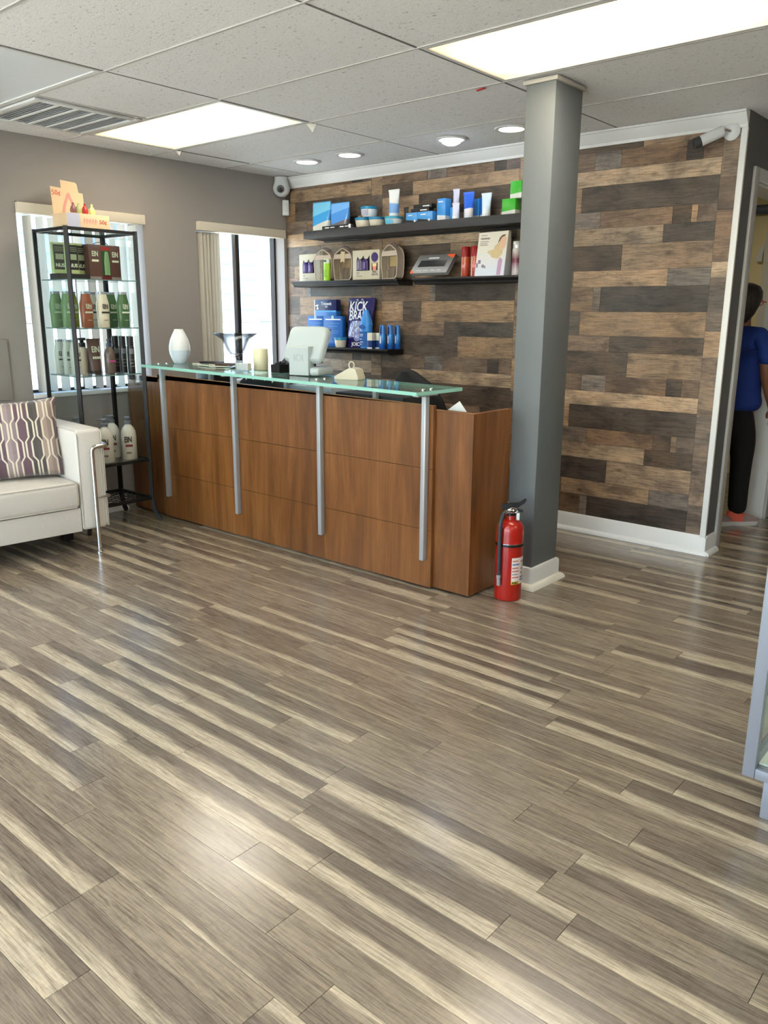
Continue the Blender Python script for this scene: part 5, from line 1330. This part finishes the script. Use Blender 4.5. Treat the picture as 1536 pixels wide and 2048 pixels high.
for y, x, rz, lab in ((-2.008, .20, -.05, 'lime-edged black sachet pack, left one in the black tray'), (-1.940, .225, 0, 'lime-edged black sachet pack, middle one in the black tray'), (-1.878, .205, .06, 'lime-edged black sachet pack, right one in the black tray')):
    t = thing('sachet_pack', lab, 'sachet', (x, y, z + .0045), PI/2 + rz, 'lime-edged sachet packs')
    bm = BM(); lo = [ell(0, 0, q, .042 if q > .02 else .038, c, 20, 5) for q, c in ((0, .010), (.03, .016), (.12, .014), (.18, .008), (.205, .002))]; loft(bm, lo); obj('foil', bm, M_LIME, t, sharp=60)
    panel(t, 'black_face', -.034, .034, .052, .192, -.0168, mat('charcoal_print', (46, 46, 42), .4, var=.15, vscale=60), .0012)
    for q in (.175, .165, .155): panel(t, 'small_print', -.028, .028, q, q + .003, -.0181, mat('sage_ink', (150, 160, 130), .5), .0006)
    panel(t, 'print_block', -.024, .024, .108, .140, -.0181, mat('sage_ink', (150, 160, 130), .5), .0006); text('NUS', .028, INK_P, t, (.0, -.0184, .075), depth=.0003, bold=.001)
t = thing('gift_carton', 'dark brown gift carton with a green bottle window and cord handle', 'gift set', (.24, -1.75, z), PI/2)
bm = BM(); box(bm, -.105, .105, -.035, .035, 0, .206, .002); obj('carton', bm, mat('cocoa_card', (86, 58, 50), .45, var=.08), t)
bm = BM(); box(bm, -.022, .034, -.0362, -.0351, .03, .175); q = obj('window', bm, mat('green_window', (58, 84, 60), .15, var=.1, vscale=20), t)
bm = BM(); lathe(bm, [(0, .032), (.018, .032), (.019, .10), (.014, .15), (.010, .168), (0, .168)], 18, sy=.3); obj('bottle', bm, G_GREEN, q, loc=(.008, -.0428, 0))
panel(t, 'red_band', -.024, .036, .170, .195, -.0351, mat('brick_red_print', (150, 44, 40), .4)); panel(t, 'red_foot', -.024, .036, .002, .030, -.0351, mat('wine_print', (96, 32, 30), .4)); panel(t, 'grey_foot', -.105, -.03, .001, .022, -.0351, mat('dusk_print', (120, 112, 108), .5)); panel(t, 'grey_foot', .04, .105, .001, .022, -.0351, mat('dusk_print', (120, 112, 108), .5))
for x in (-.064, .070): text('EIN', .042, INK_P, t, (x, -.036, .152), depth=.0004, bold=.0008, sx=.66); panel(t, 'print_block', x - .022, x + .022, .108, .120, -.0352, INK_P, .0008)
bm = BM(); tube(bm, [(.05 * math.cos(a), 0, .2065 + .016 * math.sin(a)) for a in [k * PI / 10 for k in range(11)]], .0022, 6); obj('cord_handle', bm, P_BK, t)
# litre pump bottles on the lower shelf
z = SHZ[3] + .0005
def pumpb(label, x, y, rz, spin):
    t = thing('pump_bottle', label, 'pump bottle', (x, y, z), rz, 'white litre pump bottles on the rack')
    bm = BM(); lathe(bm, [(0, 0), (.044, 0), (.047, .004), (.047, .150), (.044, .178), (.033, .202), (.020, .216), (.019, .222), (0, .222)], 28); obj('body', bm, G_WHITE, t)
    bm = BM(); lathe(bm, [(.021, .2223), (.021, .240), (.016, .244), (.008, .246), (.008, .256), (.018, .257), (.018, .266), (.012, .270), (0, .270)], 18); p_ = obj('pump', bm, mat('grey_pump', (104, 110, 118), .3, var=.05), t)
    bm = BM(); tube(bm, bend([(.0, 0, .264), (.042 * math.cos(spin), .042 * math.sin(spin), .264), (.046 * math.cos(spin), .046 * math.sin(spin), .256)], .006), .0045, 7); obj('spout', bm, mat('grey_pump'), p_)
    yf = -.0473
    text('EIN', .050, INK_D, t, (-.004, yf - .002, .128), depth=.0005, bold=.0014, sx=.62)
    panel(t, 'range_block', -.022, .022, .083, .097, yf + .003, mat('plum_print', (120, 50, 60), .5), .0045); panel(t, 'small_print', -.018, .012, .038, .050, yf + .0032, mat('faint_ink', (120, 112, 104), .6), .0035)
pumpb('white litre pump bottle, left front one behind the sofa arm', .335, -1.875, math.radians(58), 2.6)
pumpb('white litre pump bottle standing behind the other two', .20, -1.745, math.radians(62), 3.0)
pumpb('white litre pump bottle nearest the right rack post', .335, -1.712, math.radians(58), 2.0)
pumpb('white litre pump bottle half hidden by the sofa arm', .15, -1.96, math.radians(58), .4)

# cardboard ribbon-pin display on top
t = thing('pin_display', 'beige cardboard pin display with pink ribbon print on top of the rack', 'cardboard display', (.20, -1.86, RT + .0006), PI/2)
M_CARD = mat('beige_card', (226, 196, 158), .75, var=.04); M_CARDL = mat('lilac_card', (186, 188, 206), .7, var=.04); RED = mat('coral_print', (206, 92, 80), .6); PINK = mat('pink_wash', (214, 150, 140), .7)
bm = BM(); box(bm, -.135, .135, -.115, .05, 0, .085, .001); obj('tray_box', bm, M_CARD, t)
panel(t, 'lilac_side', -.1345, -.055, .001, .083, -.115, M_CARDL)
bm = BM(); prism(bm, [(-.135, .0855), (.065, .0855), (.065, .22), (.038, .222), (.034, .268), (.026, .278), (-.068, .284), (-.070, .238), (-.135, .242)], 'y', .020, .024); bk = obj('backboard', bm, M_CARD, t, rot=(math.radians(-6), 0, 0))
text('50¢', .040, RED, bk, (-.105, .0192, .208), depth=.0005); text('50¢', .034, RED, t, (.092, -.1164, .045), depth=.0005)
rb = [(-.072, .100), (-.062, .140), (-.04, .185), (-.028, .215), (-.022, .185), (.0, .14), (.012, .10)]
bm = BM(); tube(bm, bend([(a, .0188, c) for a, c in rb], .02), .009, 6)
for v in bm.verts: v.co.y = .0188 + (v.co.y - .0188) * .06
obj('ribbon_print', bm, PINK, bk)
for k in range(5):
    bm = BM(); tube(bm, bend([(-.03 + .018 * k, -.1158, .03), (-.028 + .018 * k, -.1158, .062), (-.018 + .018 * k, -.1158, .04)], .006), .0025, 5)
    for v in bm.verts: v.co.y = -.1158 + (v.co.y + .1158) * .1
    obj('pink_script', bm, PINK, t)
for x, c in ((-.064, (130, 84, 84)), (-.030, (170, 176, 120)), (.010, (178, 50, 40)), (.055, (216, 216, 140))):
    bm = BM(); lathe(bm, [(0, 0), (.017, .004), (.021, .020), (.015, .038), (.006, .050), (.008, .060), (0, .064)], 14, sy=.6); obj('pin', bm, mat('pin_%d' % c[0], c, .3, var=.2, vscale=60), t, loc=(x + .003, -.06, .0855))

# ------------------------------------------------------------------ cameras and sensor
t = thing('dome_camera', 'white dome security camera in the corner above the small window', 'security camera', (.055, -.095, 2.232))
bm = BM(); lathe(bm, [(0, -.060), (.030, -.056), (.055, -.036), (.064, -.008), (.064, .012), (.056, .034), (.050, .058), (.050, .080), (0, .082)], 28); obj('housing', bm, M_WHITE, t)
bm = BM(); lathe(bm, [(0, .010), (.020, .010), (.026, .004), (.030, -.004), (0, -.004)], 24); eye = obj('eye_ring', bm, mat('grey_eye', (120, 120, 122), .3), t, loc=(.038, -.044, -.012)); eye.rotation_euler = Vector((.62, -.70, -.30)).to_track_quat('Z', 'Y').to_euler()
bm = BM(); lathe(bm, [(0, .016), (.010, .014), (.017, .0105), (0, .0105)], 20); obj('lens', bm, M_BLACK, eye)
t = thing('motion_sensor', 'small white motion sensor under the dome camera', 'sensor', (.028, -.030, 2.045))
bm = BM(); box(bm, -.026, .026, -.022, .022, 0, .115, .010, 3); obj('shell', bm, M_WHITE, t, rot=(0, 0, math.radians(45)))
bm = BM(); box(bm, -.018, .018, -.0245, -.0222, .03, .085, .004); obj('lens_window', bm, mat('milky_window', (206, 208, 210), .5), t, rot=(0, 0, math.radians(45)))
t = thing('bullet_camera', 'white bullet security camera at the right end of the wood wall', 'security camera', (3.335, -.006, 2.225))
bm = BM(); lathe(bm, [(0, 0), (.042, 0), (.042, .012), (.030, .022), (.012, .028), (0, .028)], 24); obj('mount', bm, M_WHITE, t, rot=(PI/2, 0, 0))
bm = BM(); tube(bm, [(0, -.02, 0), (-.015, -.055, .004), (-.035, -.075, -.008)], .009, 8); obj('ball_arm', bm, M_CHROME, t)
dirv = Vector((-.72, -.42, -.36)).normalized(); q = dirv.to_track_quat('Z', 'Y').to_euler()
bm = BM(); lathe(bm, [(0, 0), (.024, 0), (.027, .006), (.027, .115), (0, .115)], 20); b_ = obj('barrel', bm, M_WHITE, t, loc=(-.022, -.066, -.002), rot=q)
bm = BM(); lathe(bm, [(.0275, .1152), (.0275, .150), (.020, .152), (.0, .146)], 20); obj('front_hood', bm, mat('dark_hood', (54, 56, 58), .4), b_)
bm = BM(); tube(bm, bend([(.02, -.01, .03), (.045, -.012, .05), (.058, -.012, .085)], .02), .004, 6); obj('cable', bm, M_WHITE, t)

# ------------------------------------------------------------------ glass display case at the right
t = thing('display_case', 'aluminium framed glass display case cut by the right edge', 'display case', (4.352, -2.40, 0))
CW, CD, CZ0, CZ1 = 1.10, .50, .112, 1.02
for x in (0, CW - .032):
    for y in (0, CD - .03):
        bm = BM(); box(bm, x, x + .032, y, y + .03, CZ0, CZ1, .002); obj('corner_post', bm, M_ALU, t)
for z in (CZ0, CZ1 - .03):
    for y in (0, CD - .03):
        bm = BM(); box(bm, .0325, CW - .0325, y, y + .03, z, z + .03, .002); obj('rail', bm, M_ALU, t)
    for x in (0, CW - .032):
        bm = BM(); box(bm, x, x + .032, .0305, CD - .0305, z, z + .03, .002); obj('rail', bm, M_ALU, t)
for x in (.055, CW - .085):
    for y in (.01, CD - .04):
        bm = BM(); box(bm, x, x + .03, y, y + .03, 0, CZ0 - .0005, .002); obj('leg', bm, M_ALU, t)
bm = BM(); box(bm, .06, CW - .06, .05, CD - .05, .01, CZ0 - .001); obj('kick_box', bm, M_BLACKMAT, t)
bm = BM(); box(bm, .033, CW - .033, .032, CD - .032, CZ0 + .03, CZ0 + .036); obj('deck', bm, mat('white_deck', (222, 226, 216), .4, var=.02), t)
M_CASEG = glass_mat('case_glass', (248, 251, 249), 1.0)
for z in (.42, .70):
    bm = BM(); box(bm, .034, CW - .034, .05, CD - .034, z, z + .006); obj('glass_shelf', bm, glass_mat('green_shelf_glass', (234, 242, 237), 1.0, 0, .06), t)
bm = BM(); box(bm, .033, CW - .033, .012, .017, CZ0 + .031, CZ1 - .031); obj('front_glass', bm, M_CASEG, t)
bm = BM(); box(bm, .012, .017, .031, CD - .031, CZ0 + .031, CZ1 - .031); obj('side_glass', bm, M_CASEG, t)
bm = BM(); box(bm, .003, CW - .003, .003, CD - .003, CZ1 + .0002, CZ1 + .006); obj('top_glass', bm, M_CASEG, t)
bm = BM(); box(bm, .034, CW - .034, CD - .026, CD - .020, CZ0 + .04, CZ1 - .031); obj('back_panel', bm, mat('white_case_back', (206, 208, 200), .6, var=.02), t)
jar('small pink jar on the floor of the glass display case', 4.352 + .085, -2.22, .1485, .03, .05, mat('pink_jar', (206, 130, 130), .4), P_W)

# ------------------------------------------------------------------ things in the back room
bm = BM(); box(bm, 2.80, 3.285, 2.56, 2.598, .0, 2.28); o = tag(obj('white_partition', bm, M_WHITEWALL), 'pale grey-white panel on the back room wall beyond the person', 'panel')
bm = BM(); box(bm, 2.68, 2.86, 2.545, 2.558, 2.10, 2.17, .002); t = obj('blue_picture', bm, mat('night_blue_print', (60, 76, 92), .4, var=.3, vscale=30)); tag(t, 'narrow dark blue picture high on the back room wall', 'picture')
bm = BM(); prism(bm, [(2.735, 1.745), (2.79, 1.74), (2.795, 1.86), (2.80, 1.89), (2.79, 1.895), (2.785, 1.87), (2.765, 1.84), (2.75, 1.79)], 'y', 2.552, 2.5555); tag(obj('paper_cutout', bm, M_WHITE), 'white paper cutout stuck on the back room wall', 'decoration')

# ------------------------------------------------------------------ person standing in the doorway, back turned
def skin(name, vs, es, root, material, parent, levels=2, smooth=True):
    """skinned surface: vs = [(x, y, z, rx, ry)], es = edges"""
    me = bpy.data.meshes.new(name); me.from_pydata([v[:3] for v in vs], es, []); me.update()
    o = bpy.data.objects.new(name, me); COL.objects.link(o)
    sk = o.modifiers.new('skin', 'SKIN'); sk.use_smooth_shade = True; sk.branch_smoothing = .6
    for i, v in enumerate(vs):
        d_ = me.skin_vertices[0].data[i]; d_.radius = (v[3], v[4]); d_.use_root = (i == root)
    ss = o.modifiers.new('sub', 'SUBSURF'); ss.levels = levels; ss.render_levels = levels
    dg = bpy.context.evaluated_depsgraph_get(); dg.update()
    m2 = bpy.data.meshes.new_from_object(o.evaluated_get(dg)); bpy.data.objects.remove(o); bpy.data.meshes.remove(me)
    m2.name = name; m2.materials.clear(); m2.materials.append(material)
    for f in m2.polygons: f.use_smooth = True
    r = bpy.data.objects.new(name, m2); COL.objects.link(r); r.parent = parent
    return r
pp = thing('person', 'person in blue T-shirt and black trousers standing in the doorway, seen from behind', 'person', (3.235, .80, 0), math.radians(-14))
M_SKIN = mat('brown_skin', (128, 84, 62), .5, var=.05); M_SHIRT = mat('blue_jersey', (22, 52, 128), .8, bump=.3, bscale=14, var=.08); M_TROU = mat('black_cotton', (14, 14, 16), .85, bump=.2, bscale=20); M_HAIR = mat('dark_brown_hair', (36, 24, 18), .45, bump=.8, bscale=60, stretch=(1, 1, .2))
k = 1.51 / 1.70           # the figure is about 1.51 m tall
def V(x, y, z, rx, ry=None): return (x * k, y * k, z * k, rx * k, (ry or rx) * k)
# front faces +y (local), arms hang a little forward
body_v = [V(0, 0, .95, .12, .10), V(0, .0, 1.12, .115, .09), V(0, -.01, 1.30, .13, .095), V(0, -.01, 1.41, .07, .06), V(0, .005, 1.48, .052, .055), V(0, .02, 1.55, .062, .075), V(0, .03, 1.62, .074, .090), V(0, .025, 1.675, .055, .07),
          V(.15, -.01, 1.375, .05), V(.205, -.02, 1.25, .044), V(.225, -.02, 1.09, .038), V(.22, .05, .97, .032), V(.205, .13, .87, .024), V(.20, .16, .82, .034, .020),
          V(-.15, -.01, 1.375, .05), V(-.205, -.02, 1.25, .044), V(-.225, -.02, 1.09, .038), V(-.22, .05, .97, .032), V(-.205, .13, .87, .024), V(-.20, .16, .82, .034, .020),
          V(.09, 0, .86, .085), V(.095, .01, .50, .055), V(.095, -.01, .30, .048), V(.095, -.015, .08, .034), V(.10, .07, .035, .03),
          V(-.09, 0, .86, .085), V(-.095, .01, .50, .055), V(-.095, -.01, .30, .048), V(-.095, -.015, .08, .034), V(-.10, .07, .035, .03)]
body_e = [(0, 1), (1, 2), (2, 3), (3, 4), (4, 5), (5, 6), (6, 7), (2, 8), (8, 9), (9, 10), (10, 11), (11, 12), (12, 13), (2, 14), (14, 15), (15, 16), (16, 17), (17, 18), (18, 19),
          (0, 20), (20, 21), (21, 22), (22, 23), (23, 24), (0, 25), (25, 26), (26, 27), (27, 28), (28, 29)]
for s, base in ((1, 13), (-1, 19)):      # five fingers on each hand
    hx, hy, hz = s * .20, .16, .82
    for fi, (ox, ln) in enumerate(((-.024, .060), (-.008, .070), (.008, .066), (.022, .050))):
        i0 = len(body_v)
        body_v += [V(hx + ox * s, hy + .014, hz - .030, .0085), V(hx + ox * s, hy + .022, hz - .030 - ln * .55, .0078), V(hx + ox * s, hy + .012, hz - .030 - ln, .0065)]
        body_e += [(base, i0), (i0, i0 + 1), (i0 + 1, i0 + 2)]
    i0 = len(body_v)
    body_v += [V(hx - .034 * s, hy + .010, hz + .004, .010), V(hx - .050 * s, hy + .026, hz - .022, .0085), V(hx - .050 * s, hy + .032, hz - .048, .007)]
    body_e += [(base, i0), (i0, i0 + 1), (i0 + 1, i0 + 2)]
skin('body', body_v, body_e, 0, M_SKIN, pp)
# T-shirt: lofted trunk with sleeves
sh_v = [V(0, -.005, .80, .215, .165), V(0, 0, .93, .210, .160), V(0, 0, 1.10, .190, .145), V(0, -.012, 1.25, .192, .14), V(0, -.012, 1.345, .160, .115), V(0, -.008, 1.415, .085, .075),
        V(.150, -.015, 1.365, .078, .075), V(.215, -.022, 1.26, .068, .066), V(.240, -.022, 1.15, .068, .066), V(-.150, -.015, 1.365, .078, .075), V(-.215, -.022, 1.26, .068, .066), V(-.240, -.022, 1.15, .068, .066)]
skin('t_shirt', sh_v, [(0, 1), (1, 2), (2, 3), (3, 4), (4, 5), (4, 6), (6, 7), (7, 8), (4, 9), (9, 10), (10, 11)], 2, M_SHIRT, pp)
tr_v = [V(0, -.005, .97, .165, .130), V(0, -.01, .84, .215, .175), V(.092, -.005, .72, .112, .120), V(.095, .0, .50, .078, .080), V(.095, -.01, .28, .070, .072), V(.095, -.015, .075, .066, .070),
        V(-.092, -.005, .72, .112, .120), V(-.095, .0, .50, .078, .080), V(-.095, -.01, .28, .070, .072), V(-.095, -.015, .075, .066, .070)]
skin('trousers', tr_v, [(0, 1), (1, 2), (2, 3), (3, 4), (4, 5), (1, 6), (6, 7), (7, 8), (8, 9)], 1, M_TROU, pp)
# hair: short bob covering crown and nape
bm = BM(); lo = []
for zc, rx, ry, yo in ((1.435, .050, .026, -.050), (1.47, .080, .055, -.038), (1.50, .094, .074, -.028), (1.55, .108, .096, -.016), (1.60, .115, .112, -.004), (1.645, .108, .112, .004), (1.68, .086, .092, .008), (1.700, .046, .052, .006), (1.706, .015, .018, .006)):
    lo.append([(q[0] * k, q[1] * k, q[2] * k) for q in ell(0, yo, zc, rx, ry, 24)])
loft(bm, lo); obj('hair', bm, M_HAIR, pp, sharp=80)
# facial features on the far side
M_EYE = mat('eye_white', (220, 216, 210), .3); 
for s in (-1, 1):
    bm = BM(); lathe(bm, [(0, -.008), (.006, -.005), (.0085, 0), (.006, .005), (0, .008)], 12); obj('eye', bm, M_EYE, pp, loc=(s * .032 * k, .105 * k, 1.58 * k))
    bm = BM(); lathe(bm, [(0, -.020), (.006, -.014), (.010, 0), (.008, .016), (0, .022)], 12, sy=.5); obj('ear', bm, M_SKIN, pp, loc=(s * .080 * k, .035 * k, 1.565 * k))
bm = BM(); loft(bm, [ell(0, .112 * k, 1.590 * k, .006, .004, 10), ell(0, .124 * k, 1.560 * k, .009, .010, 10), ell(0, .126 * k, 1.545 * k, .012, .012, 10), ell(0, .112 * k, 1.535 * k, .008, .006, 10)]); obj('nose', bm, M_SKIN, pp)
bm = BM(); lathe(bm, [(0, -.004), (.012, -.003), (.017, 0), (.012, .003), (0, .004)], 12, sy=.5); obj('mouth', bm, mat('lips', (140, 70, 66), .5), pp, loc=(0, .100 * k, 1.508 * k))
M_REDF = mat('red_frame', (190, 34, 28), .35)
for s in (-1, 1):
    bm = BM(); tube(bm, [(s * .088 * k, .02 * k, 1.578 * k), (s * .086 * k, .125 * k, 1.578 * k)], .004, 6); obj('glasses_temple', bm, M_REDF, pp)
    bm = BM(); tube(bm, [(s * .036 * k + .024 * math.cos(a), .128 * k, 1.574 * k + .018 * math.sin(a)) for a in [i * PI / 8 for i in range(16)]], .003, 6, closed=True); obj('glasses_rim', bm, M_REDF, pp)
# trainers, grey mesh with coral heel and lining
M_SOLE = mat('white_sole', (206, 204, 198), .5, var=.03)
def shoe_material():
    M, N, L, b = nodes('grey_coral_mesh')
    tc = N.new('ShaderNodeTexCoord'); sep = N.new('ShaderNodeSeparateXYZ'); L.new(tc.outputs['Object'], sep.inputs[0])
    a = math_node(N, L, 'LESS_THAN', sep.outputs[1], .03); c = math_node(N, L, 'GREATER_THAN', sep.outputs[2], .070)
    L.new(mixc(N, L, math_node(N, L, 'MAXIMUM', a, c), lin((150, 130, 126)), lin((226, 102, 78))), b.inputs['Base Color']); b.inputs['Roughness'].default_value = .7
    return M
M_MESH = shoe_material()
for s_, oy, rz in ((1, .04, math.radians(-34)), (-1, -.10, math.radians(-28))):
    bm = BM(); loft(bm, [[(q[0], q[1] + .035, q[2]) for q in ell(0, 0, z, .038 * w, .108 * w, 24, 2.6)] for z, w in ((0, .96), (.010, 1.0), (.024, .99), (.028, .95))]); sh = obj('shoe', bm, M_SOLE, pp, loc=((.083 if s_ > 0 else .008), oy, 0), rot=(0, 0, rz), label='grey and coral trainer with white sole')
    bm = BM(); loft(bm, [ell(0, y_, z, rx, ry, 24, 2.4) for y_, z, rx, ry in ((.034, .0282, .037, .110), (.030, .045, .036, .104), (.014, .062, .034, .080), (-.012, .078, .032, .052), (-.020, .092, .030, .040))]); obj('upper', bm, M_MESH, sh)
# mid-step: one foot a little ahead of the other
for ch in pp.children:
    if ch.name.startswith(('body', 't_shirt', 'trousers')):
        for v in ch.data.vertices:
            if v.co.z < .72:
                q = 1 - v.co.z / .72; right = v.co.x > 0
                v.co.x += 0. if right else .09 * q; v.co.y += (.05 if right else -.09) * q
        ch.data.update()
